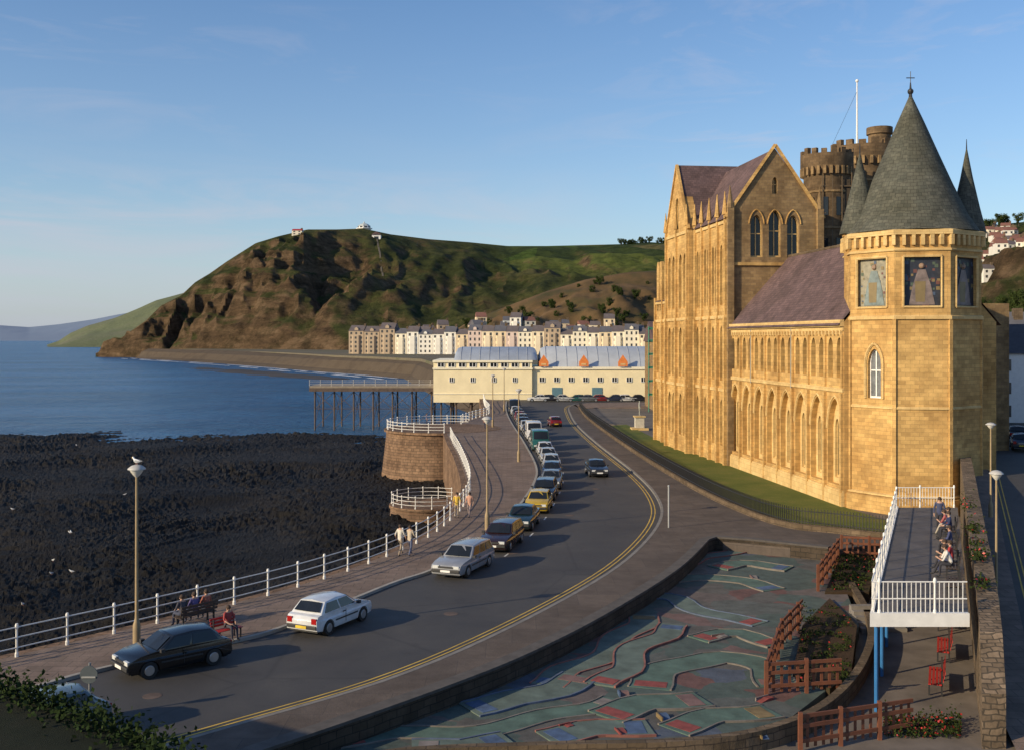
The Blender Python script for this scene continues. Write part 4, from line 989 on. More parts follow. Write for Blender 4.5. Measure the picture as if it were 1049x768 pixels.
put(t,m,'wall',brickm('rubble_wall',(.30,.22,.15),(.17,.125,.085),(.10,.08,.06),.42,.2,.6,.03,1.,(.45,.45,.42),.6,warp=.35),True,recalc=False)
m=M(); m2_=M(); ml=M(); m3_=M(); Ys=list(range(20,180,3))
for a,b in zip(Ys,Ys[1:]):
    xa_=16.52+.4*(a-36.2) if a>33 else 15.24; xb_=16.52+.4*(b-36.2) if b>33 else 15.24
    for (o0,o1,dz,mm_) in ((0,1.3,.1,m2_),(1.3,7.5,0,m),(7.5,40,.1,m3_),(1.65,1.72,.006,ml),(1.9,1.97,.006,ml)):
        mm_.add([(xa_+o0,a,ZS(a)+dz),(xa_+o1,a,ZS(a)+dz),(xb_+o1,b,ZS(b)+dz),(xb_+o0,b,ZS(b)+dz)],[(0,1,2,3)])
        if dz==.1 and o0==0: mm_.add([(xa_+o1,a,ZS(a)+dz),(xb_+o1,b,ZS(b)+dz),(xb_+o1,b,ZS(b)-.01),(xa_+o1,a,ZS(a)-.01)],[(0,1,2,3)])
struct(m,'road',ASPH,recalc=False); struct(m2_,'pavement',PAVE,recalc=False); struct(m3_,'pavement',PAVE,recalc=False); struct(ml,'road_marking',YEL,recalc=False)
GB=GZ+.12
struct(M().prism([tuple(G(x,y,GB)[:2]) for x,y in ((812,690),(822,640),(850,612),(878,640),(872,690),(850,705))],-.93,GB),'flower_bed',SOIL)
struct(M().prism([tuple(G(x,y,-.3)[:2]) for x,y in ((845,606),(868,553),(905,556),(890,606))],-.93,-.3),'flower_bed',SOIL)
def picket(pts,z,h,label,slant=0):
    t=thing('picket_fence',label,'fence',(pts[0][0],pts[0][1],z),0,'brown wooden fences round the golf course')
    P=[Vector(p[:2]) for p in pts]
    for zz in (.3*h,.72*h,h):
        m=M()
        for a,b in zip(P,P[1:]):
            u=(b-a).normalized(); c=(a+b)/2; m.obox(c,u,(b-a).length,.06,z+zz-.07,z+zz+.05)
        put(t,m,'rail',BROWN,True)
    q=None
    for p,u in resample(P,1.5):
        l=(p.x-P[0].x,p.y-P[0].y,0)
        if q is None: q=put(t,M().box(-.06,.06,-.06,.06,-.4,h+.12),'post',BROWN,loc=l)
        else: c=q.copy(); COL.objects.link(c); c.location=l
    m=M()
    for p,u in resample(P,.3): m.obox(p+Vector((-u.y,u.x))*.06,u,.1,.025,z+.08,z+h-.02)
    o=put(t,m,'slats',BROWN,True); o['kind']='stuff'
FZ=GZ
picket([G(785,712,FZ),G(800,665,FZ),G(822,640,FZ)],FZ,1.1,'brown wooden slatted fence edging the golf course')
picket([G(838,605,FZ),G(860,573,FZ)],FZ,1.2,'brown wooden slatted fence beside the steps')
picket([G(862,571,FZ),G(905,573,FZ)],FZ,1.2,'brown wooden slatted fence above the flower bed')
picket([G(785,712,FZ),G(862,707,FZ)],FZ,1.1,'brown wooden slatted fence below the flower bed')
picket([G(820,766,-.7),G(935,748,-.7)],-.8,1.1,'brown wooden slatted fence beside the path')
t=thing('curved_kerb_wall','low dark wall curving round the end of the golf course','wall',(8,33,-.8))
cw=smooth([G(250,806,GZ),G(400,776,GZ),G(560,768,GZ),G(700,764,GZ),G(790,750,GZ),G(850,722,GZ),G(885,680,GZ),G(892,640,GZ),G(872,600,GZ)],6)
put(t,M().ribbon(cw,-.15,.15,-.95,GZ+.22),'wall',STONE_D,True)
t=thing('garden_steps','short flight of worn concrete steps beside the fence','steps',(16.5,47,-.8))
for i in range(5): put(t,M().box(15.3,17.3,47+.35*i,47.35+.35*i+.0,-.95,-.66+.16*i),'step',pm((.2,.18,.16),.9,.2,name='worn_step'),True)
# ------------------------------------------------ foreground bank with ivy
bk_=[(-22,26),(-10.4,19.2),(-8.7,18.2),(-5.7,15.9),(-4.2,14.4),(-3.0,13.2),(-2.2,6),(-22,2)]
m=M(); m.prism(bk_,-1,6.15); struct(m,'embankment',grassm('shade_toned_bank',(.012,.015,.010),(.020,.024,.014),(.028,.028,.019),.6))  # dark bank whose shadow is put into the near-black base colour
t=thing('ivy_hedge','dark green ivy hedge along the top of a bank','hedge',(-7,17,6))
cr=M(); rr=random.Random(3)
for p,u in resample([(-14,21.4),(-10.4,19.2),(-8.7,18.2),(-5.7,15.9),(-4.2,14.4),(-3.0,13.2)],.012):
    for q in range(5):
        c=Vector((p.x,p.y,6.12))+Vector((rr.gauss(0,.22),rr.gauss(-.05,.22),abs(rr.gauss(0,.12))*(1+.8*noise.noise(Vector((p.x*2,p.y*2,0))))-.02))
        a=Vector((rr.gauss(0,1),rr.gauss(0,1),rr.gauss(0,1))).normalized()*.045; b=Vector((rr.gauss(0,1),rr.gauss(0,1),rr.gauss(0,1))).cross(a).normalized()*.032
        cr.add([c-a,c+b,c+a,c-b],[(0,1,2,3)])
o=put(t,cr,'foliage',grassm('ivy',(.015,.03,.01),(.028,.05,.014),(.05,.075,.02),3),True,recalc=False); o['kind']='stuff'
# ------------------------------------------------ cars
BL_=pm((.03,.03,.032),.6,.1,name='bumper_plastic')
def car_proto(kind):
    S={'hatch':dict(L=3.95,w=.83,h=1.38,wb=1.22,hood=.92,belt=.88,ws=.95,rf=.22,rr=-1.22,rb=-1.72,tail=.86),
       'estate':dict(L=4.6,w=.87,h=1.42,wb=1.38,hood=.88,belt=.88,ws=.95,rf=.2,rr=-1.95,rb=-2.15,tail=.86),
       'saloon':dict(L=4.35,w=.84,h=1.38,wb=1.28,hood=.88,belt=.88,ws=.95,rf=.22,rr=-.85,rb=-1.45,tail=.95),
       'van':dict(L=4.9,w=.95,h=2.15,wb=1.5,hood=1.1,belt=1.15,ws=1.75,rf=1.15,rr=-2.3,rb=-2.38,tail=1.1)}[kind]
    L=S['L']/2; w_=S['w']; wb=S['wb']; R_=.31; ar=.38; bt=S['belt']; hd=S['hood']
    ol=[(-L+.03,.3)]
    for cx in (-wb,wb):
        ol.append((cx-ar,.24))
        for a in range(160,19,-20): ol.append((cx+ar*math.cos(math.radians(a)),.27+ar*math.sin(math.radians(a))))
        ol.append((cx+ar,.24))
    ol+=[(L-.05,.26),(L,.45),(L-.02,.60),(L-.1,.70),(L-.45,hd-.08),(S['ws'],hd+.02),(S['ws']-.1,bt+.02),(0,bt+.02),(S['rb'],bt+.02),(-L+.1,S['tail']),(-L,.7),(-L,.42)]
    t=thing('parked_car','x','car',(0,-500,0),0,'cars parked along the kerb')
    m=M(); n=len(ol); vs=[]
    def wf(x,z,k):
        f=1-.10*(abs(x)/L)**5
        if z>.7: f*=.965
        if z<.3: f*=.97
        return w_*k*f
    for s in (-1,1):
        for x,z in ol: vs.append((x,wf(x,z,s),z))
    tr=tessellate_polygon([[Vector((x,z,0)) for x,z in ol]])
    m.add(vs,[q for q in tr]+[tuple(i+n for i in q)[::-1] for q in tr]+[(i,(i+1)%n,n+(i+1)%n,n+i) for i in range(n)])
    lowm=m
    h=S['h']; wt=w_*.74 if kind!='van' else w_*.9; wbt=w_*.935
    cab=M(); zb=bt-.03
    bx=[S['ws'],(S['ws']+S['rb'])/2,S['rb']]; tx=[S['rf'],(S['rf']+S['rr'])/2,S['rr']]
    vs=[]
    for s in (-1,1):
        for x in bx: vs.append((x,s*wbt,zb))
        for i,x in enumerate(tx): vs.append((x,s*wt,h-.05+(.05 if i==1 else 0)))
    for i,x in enumerate(tx): vs.append((x+(.05,0,-.05)[i],0,h-.01+(.05 if i==1 else 0)))
    cab.add(vs,[(0,1,4,3),(1,2,5,4),(6,9,10,7),(7,10,11,8),(3,4,13,12),(4,5,14,13),(12,13,10,9),(13,14,11,10),(0,3,12,9,6),(2,8,11,14,5),(0,6,7,1),(1,7,8,2)])
    put(t,lowm,'body',WHITE,bevel=.045,smooth=True)
    put(t,cab,'cabin',WHITE,bevel=.04,smooth=True)
    def face_pt(a,b,c,d_,u,v):
        bot=Vector(a).lerp(Vector(b),u); tp=Vector(d_).lerp(Vector(c),u); return bot.lerp(tp,v)
    for s in (-1,1):
        a=(bx[0],s*wbt,zb);b=(bx[2],s*wbt,zb);c=(tx[2],s*wt,h-.03);d_=(tx[0],s*wt,h-.03)
        parts=[(.07,.46),(.5,.92)] if kind!='van' else [(.05,.3)]
        if kind=='estate': parts=[(.06,.34),(.37,.64),(.67,.94)]
        for u0,u1 in parts:
            q=[face_pt(a,b,c,d_,u0,.16),face_pt(a,b,c,d_,u1,.16),face_pt(a,b,c,d_,u1,.86),face_pt(a,b,c,d_,u0+.0,.86)]
            q=[p+Vector((0,s*.018,.004)) for p in q]
            put(t,M().add(q,[(0,1,2,3)]),'side_window',GLASS)
        st=M().box(-wb+ar+.05,wb-ar-.05,s*w_-.012,s*w_+.014,.50,.56); put(t,st,'side_trim',BL_)
        if kind in('hatch','saloon','estate'):
            dj=M().box(-.08,-.065,s*w_-.01,s*w_+.004,.34,.84); put(t,dj,'door_gap',BL_)
            put(t,M().box(-.02-.2,-.02-.06,s*w_*.985-.01,s*w_*.985+.03,.74,.775),'door_handle',BL_)
    for nm,i,sx in (('windscreen',0,1),('rear_window',2,-1)):
        if kind=='van' and i==2: continue
        a=Vector((bx[i],-wbt,zb));b=Vector((bx[i],wbt,zb));c=Vector((tx[i],wt,h-.03));d_=Vector((tx[i],-wt,h-.03))
        v0=.14 if i==0 else .25
        q=[face_pt(a,b,c,d_,.07,v0),face_pt(a,b,c,d_,.5,v0)+Vector((sx*.03,0,0)),face_pt(a,b,c,d_,.93,v0),face_pt(a,b,c,d_,.92,.88),face_pt(a,b,c,d_,.5,.9)+Vector((sx*.04,0,.01)),face_pt(a,b,c,d_,.08,.88)]
        nrm=Vector((sx*.035,0,.02)); q=[p+nrm for p in q]
        put(t,M().add(q,[(0,1,4,5),(1,2,3,4)]),nm,GLASS)
    for nm,x in (('bumper',L-.1),('bumper',-L-.04)): put(t,M().box(x,x+.15,-w_*.88,w_*.88,.36,.52),nm,BL_,bevel=.03)
    HL=pm((.6,.62,.62),.1,.1,name='headlamp_glass'); TL=pm((.35,.01,.01),.2,.1,name='tail_lamp')
    for s in (-1,1):
        put(t,M().box(L-.13,L-.01,s*w_*.62-.17,s*w_*.62+.17,.56,.70),'headlight',HL)
        put(t,M().box(-L-.012,-L+.06,s*w_*.72-.12,s*w_*.72+.12,.58,.8),'tail_light',TL)
        mr=M().box(S['ws']-.25,S['ws']-.1,s*w_-.02 if s>0 else s*w_-.13,s*w_+.13 if s>0 else s*w_+.02,bt,bt+.12); put(t,mr,'wing_mirror',BL_)
    put(t,M().box(L-.005,L+.055,-.26,.26,.38,.49),'number_plate',WHITE)
    put(t,M().box(-L-.062,-L-.04,-.26,.26,.38,.49),'number_plate',pm((.7,.5,.04),.5,name='yellow_plate'))
    put(t,M().box(L-.04,L-.004,-.42,.42,.57,.66),'grille',BL_)
    ub=M().box(-L+.15,L-.15,-w_*.8,w_*.8,.2,.5); put(t,ub,'underbody',BL_)
    for s in (-1,1):
        for cx in (-wb,wb):
            y=s*(w_-.1)
            wv=M(); wv.cyl((cx,y-.1,R_),(cx,y+.1,R_),R_,n=20)
            wh=put(t,wv,'wheel',TYRE,bevel=.02)
            rv=M(); yy=y+s*.101; rv.cyl((cx,yy-s*.01,R_),(cx,yy+s*.012,R_),R_*.62,R_*.55,n=16); put(t,rv,'rim',CHROME,parent=wh)
    return t
CP={k:car_proto(k) for k in ('hatch','estate','saloon','van')}
def paint(c,r_=.25):
    key=('p',c)
    if key in MC: return MC[key]
    m,n,b=nt('car_paint'); b.inputs['Roughness'].default_value=r_; b.inputs['Coat Weight'].default_value=.6; b.inputs['Coat Roughness'].default_value=.08
    r=ramp(n,[(.35,tuple(x*.85 for x in c)),(.65,c)]); n.links.new(noi(n,tc(n),3.,5),r.inputs[0]); n.links.new(r.outputs[0],b.inputs['Base Color'])
    bump(n,b,noi(n,tc(n),2.,2),.05,.02); MC[key]=m; return m
def car(kind,X,Y,yaw,c,label,z=0,moving=False):
    o=copy_thing(CP[kind],(X,Y,z),yaw,label,{'body':[paint(c)],'cabin':[paint(c)]})
    if moving: o.name='moving_car'; del o['group']
    return o
def kerb_car(Y,kind,c,label,off=1.25,toward=True):
    x,dv=at_y(KERBs,Y); p=Vector((x,Y))-Vector((-dv.y,dv.x))*off; yaw=math.atan2(dv.y,dv.x)+(math.pi if toward else 0)
    return car(kind,p.x,p.y,yaw,c,label)
kerb_car(40.3,'hatch',(.008,.009,.010),'black hatchback parked by the promenade kerb',1.35,True)
kerb_car(45.6,'hatch',(.66,.68,.70),'white hatchback parked facing away by the promenade',1.4,False)
kerb_car(56.2,'estate',(.30,.31,.33),'silver estate car parked by the kerb',1.4,True)
kerb_car(62.6,'estate',(.03,.012,.012),'dark maroon estate car parked by the kerb',1.4,True)
kerb_car(69.,'saloon',(.012,.03,.03),'dark green saloon car parked by the kerb',1.3,True)
kerb_car(75.6,'hatch',(.55,.36,.02),'yellow hatchback parked by the kerb',1.5,True)
cl_=[((.015,.016,.02),'black'),((.02,.03,.06),'dark blue'),((.12,.13,.14),'grey'),((.4,.41,.42),'silver'),((.6,.6,.6),'white'),((.2,.015,.015),'red'),((.02,.1,.09),'dark green')]
Y=81.5; seq=[('estate',0),('saloon',2),('hatch',1),('hatch',3),('saloon',3),('saloon',4),('van',6),('hatch',4),('van',4),('hatch',0),('saloon',3),('hatch',1),('estate',2),('hatch',5),('saloon',0),('hatch',4),('van',0),('hatch',3),('hatch',6)]
for k_,ci in seq:
    c,nm=cl_[ci]; kerb_car(Y,k_,c,nm+' '+{'hatch':'hatchback','saloon':'saloon car','estate':'estate car','van':'van'}[k_]+' parked along the promenade kerb',1.35+random.uniform(-.12,.12)); Y+=5.9
p=G(611,486); car('saloon',p.x,p.y,-math.pi/2+.06,(.015,.016,.02),'dark saloon car driving along the road',0,True)
p=G(568,436); car('hatch',p.x,p.y,math.pi/2+.1,(.16,.012,.012),'dark red hatchback driving away along the road',0,True)
for i,px in enumerate(range(552,665,13)):
    c,nm=cl_[(i*3+4)%7]; p=A(px,204.6); car('hatch' if i%2 else 'saloon',p.x,p.y+1.5,0 if i%3 else math.pi,c,nm+' car parked in front of the pier pavilion')
p=G(38,758); car('hatch',p.x,p.y,math.radians(228),(.10,.14,.16),'grey blue hatchback parked by the lower kerb')
for i,(px,Y) in enumerate(((1042,100),(1046,92))):
    p=A(px,Y); car('hatch',p.x,p.y,math.atan2(1,.4),cl_[i][0],cl_[i][1]+' hatchback parked in the side street',ZS(Y)+.1)
for q in CP.values(): rm_(q)
# ------------------------------------------------ street lamps
def lamp(h,hm=LAMPP):
    t=thing('street_lamp','tall slim street lamp with round hooded lantern','street lamp',(0,-500,0),0,'promenade street lamps')
    put(t,M().lathe([(.15,0),(.15,.9),(.10,1.05),(.07,1.2),(.05,h-.35),(.05,h-.3)],(0,0,0),10),'pole',hm,smooth=True)
    put(t,M().lathe([(.05,h-.32),(.12,h-.25),(.22,h-.12),(.27,h-.02)],(0,0,0),14),'lantern',pm((.7,.68,.62),.3,name='lamp_diffuser'),smooth=True)
    put(t,M().lathe([(.34,h-.02),(.33,h+.02),(.2,h+.12),(.05,h+.16)],(0,0,0),14),'hood',pm((.45,.44,.42),.5,name='lamp_hood'),smooth=True)
    return t
LP=lamp(6.9)
lpos=[(G(140,667).x,G(140,667).y,.12),(-1.55,67.,.12),(.65,104,.12),(-2.6,145,.12),(-1.3,177,.12),(27.2,61,1.9),(20.3,45,.3)]
for i,l in enumerate(lpos):
    o=copy_thing(LP,l,0,'tall ochre street lamp on the promenade' if i<5 else 'grey street lamp beside the side street')
    if i>=5: o.scale=(.85,.85,.76 if i==5 else .88)
rm_(LP)
p=G(685,542); t=thing('signpost','plain grey metal post on the pavement','post',(p.x,p.y,.12)); put(t,M().cyl((0,0,0),(0,0,2.6),.05,n=8),'pole',GALV); put(t,M().sph((0,0,2.62),.07),'cap',GALV)
p=G(92,735); t=thing('road_sign','round road sign seen from behind on a grey post','road sign',(p.x,p.y,0))
put(t,M().cyl((0,0,0),(0,0,1.75),.045,n=8),'post',pm((.16,.17,.18),.6,name='sign_post')); s=M().cyl((0,-.09,1.4),(0,-.06,1.4),.28,n=24); put(t,s,'sign_plate',pm((.07,.09,.105),.75,.15,name='sign_back'))
put(t,M().box(-.22,.22,-.12,-.095,1.3,1.35),'bracket',GALV)
# ------------------------------------------------ benches
DT=pm((.06,.04,.03),.8,name='dark_timber')
def bench(p,rot,label,mat=RED):
    t=thing('park_bench',label,'bench',p,rot,'park benches')
    s=M()
    for i in range(4): s.box(-.9,.9,-.22+.12*i,-.13+.12*i,.43,.46)
    put(t,s,'seat',mat)
    s=M()
    for i in range(3): s.box(-.9,.9,.27+.03*i,.295+.03*i,.55+.14*i,.65+.14*i)
    put(t,s,'backrest',mat)
    for x in (-.75,.75):
        q=M().box(x-.03,x+.03,-.22,-.16,0,.43); q.box(x-.03,x+.03,.2,.26,0,.9); q.box(x-.03,x+.03,-.22,.26,.38,.425); put(t,q,'leg',IRON)
    return t
p=G(233,657); PB=Vector((p.x,p.y,.12)); t=bench(PB,math.radians(50),'red slatted bench on the promenade'); t.scale=(.65,1,.9)
B2=G(200,642); bench((B2.x,B2.y,.12),math.radians(52)+math.pi,'dark timber bench facing the sea by the railing',DT)
for px_,Y_ in ((958,39.5),(966,43.5),(966,48)):
    t=bench((*A(px_,Y_)[:2],-.82),math.radians(68)+math.pi,'red slatted bench below the raised terrace'); t.scale=(1.25,1,1)
TO=Vector((-.42,.2,0))
for u in (.12,.25,.42,.60):
    q=FB.lerp(BR,u)+TO; bench((q.x,q.y,2.6),math.radians(68)+math.pi,'dark timber bench on the raised terrace',DT)
# ------------------------------------------------ people
SKIN=pm((.45,.27,.19),.6,.05,name='skin'); HAIR=pm((.05,.03,.02),.8,.2,name='hair')
def cloth(c): return pm(c,.9,.12,6,name='cloth')
PC={}
def body_mesh(pose,short=True):
    if (pose,short) in PC: return PC[(pose,short)]
    J=dict(pel=(0,0,.94,.13),sp=(0,0,1.13,.12),ch=(0,0,1.33,.145),nk=(.0,0,1.49,.055),hd=(.02,0,1.585,.095),ht=(.01,0,1.67,.075))
    for s,y in (('l',1),('r',-1)):
        J['sh'+s]=(0,.17*y,1.42,.065);J['el'+s]=(-.03,.24*y,1.15,.045);J['wr'+s]=(.07,.25*y,.91,.028);J['ha'+s]=(.09,.25*y,.84,.034)
        J['hi'+s]=(0,.09*y,.88,.09);J['kn'+s]=(.03,.10*y,.49,.062);J['an'+s]=(0,.10*y,.09,.042);J['to'+s]=(.15,.11*y,.04,.038)
    def st(k,x,y,z): J[k]=(x,y,z,J[k][3])
    if pose=='walk':
        st('knl',.22,.10,.52);st('anl',.27,.10,.12);st('tol',.42,.1,.09);st('knr',-.05,-.10,.48);st('anr',-.27,-.10,.13);st('tor',-.16,-.1,.03)
        st('ell',-.14,.23,1.17);st('wrl',-.06,.24,.95);st('hal',-.02,.24,.88);st('elr',.08,-.23,1.16);st('wrr',.24,-.22,.99);st('har',.29,-.22,.94)
    if pose in('sit','lean'):
        ln=.10 if pose=='sit' else .42
        for k in ('pel','sp','ch','nk','hd','ht','shl','shr'):
            x,y,z,r_=J[k]; J[k]=(x+ln*(z-.94),y,z-.37-(.05*(z-.94) if pose=='lean' else 0),r_)
        for s,y in (('l',1),('r',-1)):
            a_=pose=='sit' or s=='l'
            st('hi'+s,.02,.09*y,.55); st('kn'+s,.45,.12*y,.56 if a_ else .60); st('an'+s,.48 if a_ else .66,.12*y,.1 if a_ else .14); st('to'+s,.63 if a_ else .8,.13*y,.04 if a_ else .12)
            if pose=='sit': st('el'+s,.12,.24*y,.80); st('wr'+s,.33,.15*y,.68); st('ha'+s,.39,.11*y,.67)
            else: st('el'+s,.36,.22*y,.70); st('wr'+s,.50,.08*y,.76); st('ha'+s,.55,.05*y,.79)
    E=[('pel','sp'),('sp','ch'),('ch','nk'),('nk','hd'),('hd','ht')]
    for s in 'lr': E+=[('ch','sh'+s),('sh'+s,'el'+s),('el'+s,'wr'+s),('wr'+s,'ha'+s),('pel','hi'+s),('hi'+s,'kn'+s),('kn'+s,'an'+s),('an'+s,'to'+s)]
    for s,y in (('l',1),('r',-1)):
        h=Vector(J['ha'+s][:3]); w_=Vector(J['wr'+s][:3]); dv=(h-w_).normalized(); sd_=dv.cross(Vector((0,y,0))).normalized() if abs(dv.y)<.9 else Vector((1,0,0))
        for i,o_ in enumerate((-.027,-.009,.009,.027)):
            k='f%s%d'%(s,i); q=h+sd_*o_+dv*(.075+(.01 if i in(1,2) else 0))+Vector((0,-y*.012,0)); J[k]=(q.x,q.y,q.z,.009); E.append(('ha'+s,k))
        q=(h+w_)/2+sd_*.05+dv*.03; J['th'+s]=(q.x,q.y,q.z,.010); E.append(('ha'+s,'th'+s))
    names=list(J); idx={k:i for i,k in enumerate(names)}
    me=bpy.data.meshes.new('tmp'); me.from_pydata([J[k][:3] for k in names],[(idx[a],idx[b]) for a,b in E],[])
    o=bpy.data.objects.new('tmp',me); COL.objects.link(o)
    o.modifiers.new('s','SKIN'); sv=me.skin_vertices[0].data
    for i,k in enumerate(names): sv[i].radius=(J[k][3],)*2; sv[i].use_root=(k=='pel')
    sb=o.modifiers.new('b','SUBSURF'); sb.levels=1; sb.render_levels=1
    bpy.context.view_layer.update()
    dg=bpy.context.evaluated_depsgraph_get(); nm=bpy.data.meshes.new_from_object(o.evaluated_get(dg)); nm.name='person'
    bpy.data.objects.remove(o)
    nm.materials.clear()
    for q in (SKIN,SKIN,SKIN,IRON): nm.materials.append(q)
    def reg(e_):
        a,b=e_
        if b in('nk','hd','ht') or b[0]=='f' or b[:2] in('th','ha'): return 0 if b!='nk' else 1
        if b[:2]=='wr': return 0 if short else 1
        if b[:2] in('sp','ch','sh','el'): return 1
        if b[:2]=='to': return 3
        return 2
    segs=[(Vector(J[a][:3]),Vector(J[b][:3]),reg((a,b)),J[b][3]) for a,b in E]
    for p in nm.polygons:
        c=p.center; best=None
        for a,b,rg_,r_ in segs:
            ab=b-a; tt_=max(0,min(1,(c-a).dot(ab)/ab.length_squared)); dist=(c-a-ab*tt_).length-r_
            if best is None or dist<best[0]: best=(dist,rg_)
        p.material_index=best[1]; p.use_smooth=True
    PC[(pose,short)]=(nm,J); return PC[(pose,short)]
def person(p,yaw,pose,shirt,trs,label,hair=HAIR,sc_=1,short=True,group='people on the promenade'):
    me,J=body_mesh(pose,short)
    t=thing('person',label,'person',p,yaw,group); t.scale=(sc_,)*3
    o=bpy.data.objects.new('body',me); COL.objects.link(o); o.parent=t
    for i,mt in enumerate((SKIN,cloth(shirt),cloth(trs),IRON)): o.material_slots[i].link='OBJECT'; o.material_slots[i].material=mt
    h=Vector(J['hd'][:3])
    hm=M().sph(h+Vector((-.02,0,.045)),.108,(1,.92,.95),12); put(t,hm,'hair',hair,smooth=True)
    put(t,M().add([h+Vector((.088,-.014,-.02)),h+Vector((.088,.014,-.02)),h+Vector((.115,0,-.018)),h+Vector((.09,0,.03))],[(0,1,2),(0,2,3),(1,3,2)]),'nose',SKIN)
    for s in (-1,1): put(t,M().sph(h+Vector((.082,s*.034,.01)),.012,n=6),'eye',IRON); put(t,M().sph(h+Vector((0,s*.095,-.005)),.025,(.8,.4,1.2),6),'ear',SKIN)
    return t
p=G(410,571);person((p.x,p.y,.12),math.radians(60),'walk',(.6,.56,.48),(.30,.24,.18),'person in white shirt walking along the promenade')
p=G(420,571);person((p.x,p.y,.12),math.radians(65),'walk',(.5,.42,.32),(.10,.12,.2),'person in pale top walking along the promenade',sc_=.97)
p=G(468,532);person((p.x,p.y,.12),math.radians(-100),'stand',(.6,.40,.06),(.3,.24,.18),'person in yellow top standing on the promenade')
p=G(481,532);person((p.x,p.y,.12),math.radians(-110),'walk',(.5,.28,.2),(.25,.2,.2),'person in orange top walking on the promenade')
p=G(437,437);person((p.x,p.y,.14),0,'stand',(.2,.2,.3),(.05,.05,.08),'person in blue coat standing on the bastion')
p=G(497,440);person((p.x,p.y,.12),1.5,'walk',(.5,.1,.1),(.05,.05,.08),'person in red top walking on the promenade')
for dx,c,nm in ((-.6,(.06,.06,.08),'black jacket'),(0,(.12,.10,.25),'blue jumper'),(.6,(.35,.12,.08),'rust red top')):
    u=Vector((math.cos(math.radians(52)),math.sin(math.radians(52)),0))
    q=Vector((B2.x,B2.y,.12))+u*dx; person((q.x,q.y,.12),math.radians(52)+math.pi/2,'sit',c,(.05,.06,.1),'person in %s sitting on the promenade bench'%nm,short=False)
person(PB,math.radians(50)-math.pi/2,'sit',(.3,.05,.05),(.05,.05,.07),'person in red top sitting on the red bench')
BK=(.03,.03,.04)
for u,c,tr3,nm,ps,dy in ((.232,(.6,.58,.55),BK,'white top and black trousers','lean',8),(.262,(.4,.04,.04),(.04,.05,.12),'red top and dark jeans','sit',-12),(.28,(.04,.04,.05),BK,'black jumper','lean',14),(.41,(.05,.06,.14),BK,'navy top','sit',-6),(.575,(.02,.03,.09),BK,'dark blue coat','sit',15),(.60,(.35,.1,.1),(.4,.36,.3),'red shirt and pale trousers','lean',-10),(.628,(.5,.48,.4),(.05,.05,.1),'cream jumper','sit',5)):
    q=FB.lerp(BR,u)+TO; person((q.x,q.y,2.6),math.radians(68)+math.pi/2+math.radians(dy),ps,c,tr3,'person in %s sitting on the terrace bench'%nm,short=ps=='lean',group='people on the terrace')
q=FB.lerp(BR,.66)+TO+Vector((-.5,0,0)); person((q.x,q.y,2.6),math.radians(250),'stand',(.05,.06,.12),BK,'person in dark clothes standing by the terrace bench',group='people on the terrace',short=False)
p=G(655,440); t=thing('statue','bronze standing statue on a pale stone pedestal','statue',(p.x,p.y,0))
put(t,M().box(-1.1,1.1,-1.1,1.1,0,.3),'step',STONE_L); put(t,M().box(-.6,.6,-.6,.6,.3,1.7),'pedestal',pm((.5,.46,.38),.8,name='pale_stone'),bevel=.03); put(t,M().box(-.75,.75,-.75,.75,1.7,1.85),'cap',STONE_L)
me,J=body_mesh('stand',False); o=bpy.data.objects.new('figure',me); COL.objects.link(o); o.parent=t; o.location=(0,0,1.85); o.scale=(1.2,)*3
for i in range(4): o.material_slots[i].link='OBJECT'; o.material_slots[i].material=pm((.3,.3,.26),.6,name='weathered_bronze')
# gulls
def gull(p,rot,label,s=1.):
    t=thing('seagull',label,'seagull',p,rot,'seagulls'); t.scale=(s,)*3
    b=M(); n=10; sec=[(-.2,.01,.13),(-.12,.05,.14),(0,.075,.14),(.09,.065,.16),(.14,.04,.21),(.17,.04,.25),(.21,.03,.26),(.235,.012,.255)]
    vs=[]
    for x,r_,z in sec: vs+=[(x,r_*math.cos(2*math.pi*i/n),z+r_*math.sin(2*math.pi*i/n)) for i in range(n)]
    b.add(vs,[(k*n+i,k*n+(i+1)%n,(k+1)*n+(i+1)%n,(k+1)*n+i) for k in range(len(sec)-1) for i in range(n)]+[tuple(range(n)),tuple(range((len(sec)-1)*n,len(sec)*n))])
    put(t,b,'body',pm((.8,.8,.78),.6,name='white_feathers'),smooth=True)
    for s_ in (-1,1):
        put(t,M().add([(.08,s_*.07,.18),(-.05,s_*.085,.19),(-.28,s_*.03,.15),(-.1,s_*.08,.11),(.05,s_*.08,.12)],[(0,1,2,3,4)]),'wing',pm((.35,.37,.4),.6,name='grey_feathers'))
        put(t,M().cyl((0,s_*.03,0),(0,s_*.03,.09),.008,n=5),'leg',pm((.6,.3,.25),.6,name='gull_leg'))
    put(t,M().cyl((.23,0,.255),(.29,0,.245),.014,.004,n=6),'beak',pm((.7,.45,.05),.5,name='beak'))
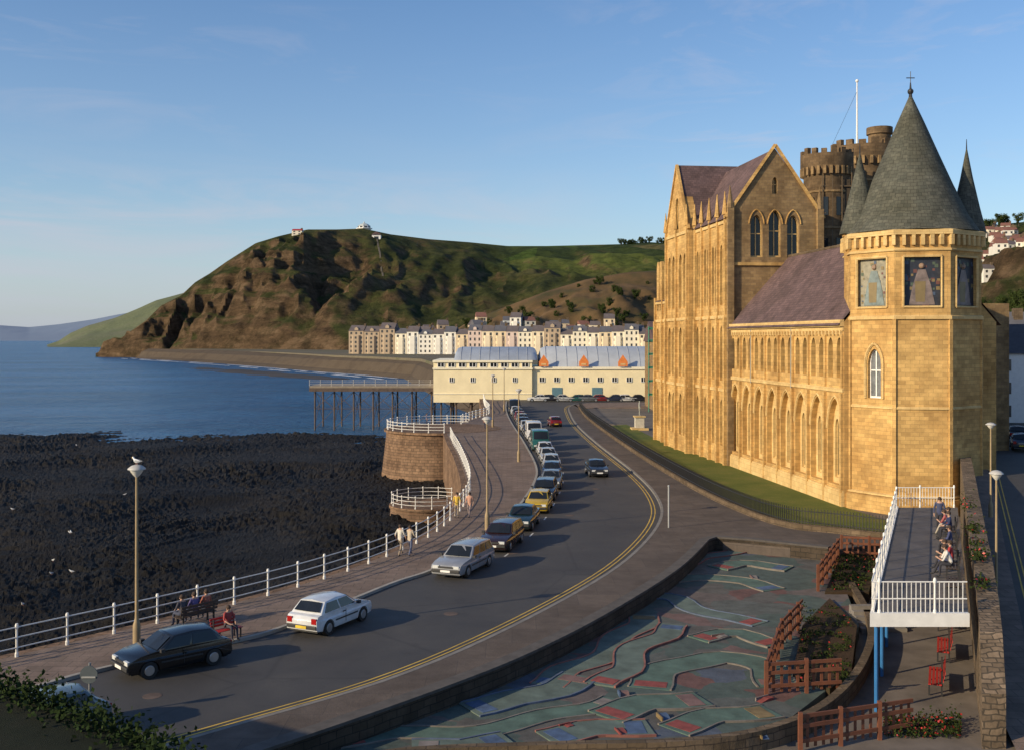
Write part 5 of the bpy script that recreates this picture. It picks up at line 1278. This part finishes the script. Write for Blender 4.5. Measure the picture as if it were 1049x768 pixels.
gull((lpos[0][0],lpos[0][1],7.17),2.6,'white and grey seagull perched on a street lamp',1.05)
for i in range(9):
    px=random.uniform(5,130); py=random.uniform(455,625)
    q=G(px,py,-5.4); gull((q.x,q.y,-5.35),random.uniform(0,6),'white seagull standing on the dark rocks',.9)
def plants(label,loc,fn,cnt,sz,redf):
    t=thing('flowering_plants',label,'plant',loc)
    cr=M(); rr=random.Random(5)
    for i in range(cnt):
        c=fn(rr)
        if c is None: continue
        a=Vector((rr.gauss(0,1),rr.gauss(0,1),rr.gauss(0,1))).normalized()*sz; b=Vector((rr.gauss(0,1),rr.gauss(0,1),rr.gauss(0,1))).cross(a).normalized()*sz*.7
        cr.add([c-a,c+b,c+a,c-b],[(0,1,2,3)],1 if rr.random()<redf else 0)
    o=put(t,cr,'foliage',[LEAF[0],RED],True,recalc=False); o['kind']='stuff'
def f1(rr):
    Y=rr.uniform(38.5,60); X=15.75+.4*(Y-36.2)+rr.gauss(.2,.2)
    return Vector((X,Y,(3.0 if Y<42 else 3.3)+abs(rr.gauss(.03,.13)))) if noise.noise(Vector((0,Y*.5,0)))>0 else None
plants('green plants with red flowers along the stone wall',(17,38,3),f1,1800,.07,.1)
def f2(rr):
    p=G(rr.uniform(905,985),rr.uniform(738,756),-.8); return Vector((p.x,p.y,-.8+abs(rr.gauss(0,.2))))
plants('low flower bed of red and green plants by the path',(13,34,-.8),f2,1800,.05,.12)
def f3(rr):
    p=G(rr.uniform(818,872),rr.uniform(620,700),GB)
    return Vector((p.x,p.y,GB+abs(rr.gauss(0,.07)))) if noise.noise(Vector((p.x*1.2,p.y*1.2,0)))>.05 else None
plants('sparse low plants in the brown soil bed',(13,40,-.4),f3,4000,.05,.04)
def f4(rr):
    p=G(rr.uniform(852,896),rr.uniform(560,604),-.3)
    return Vector((p.x,p.y,-.3+abs(rr.gauss(0,.1)))) if noise.noise(Vector((p.x*1.1,p.y*1.1,3)))>.0 else None
plants('low green plants in the upper soil bed',(16,55,-.3),f4,4000,.06,.05)
print('objects',len(bpy.data.objects))
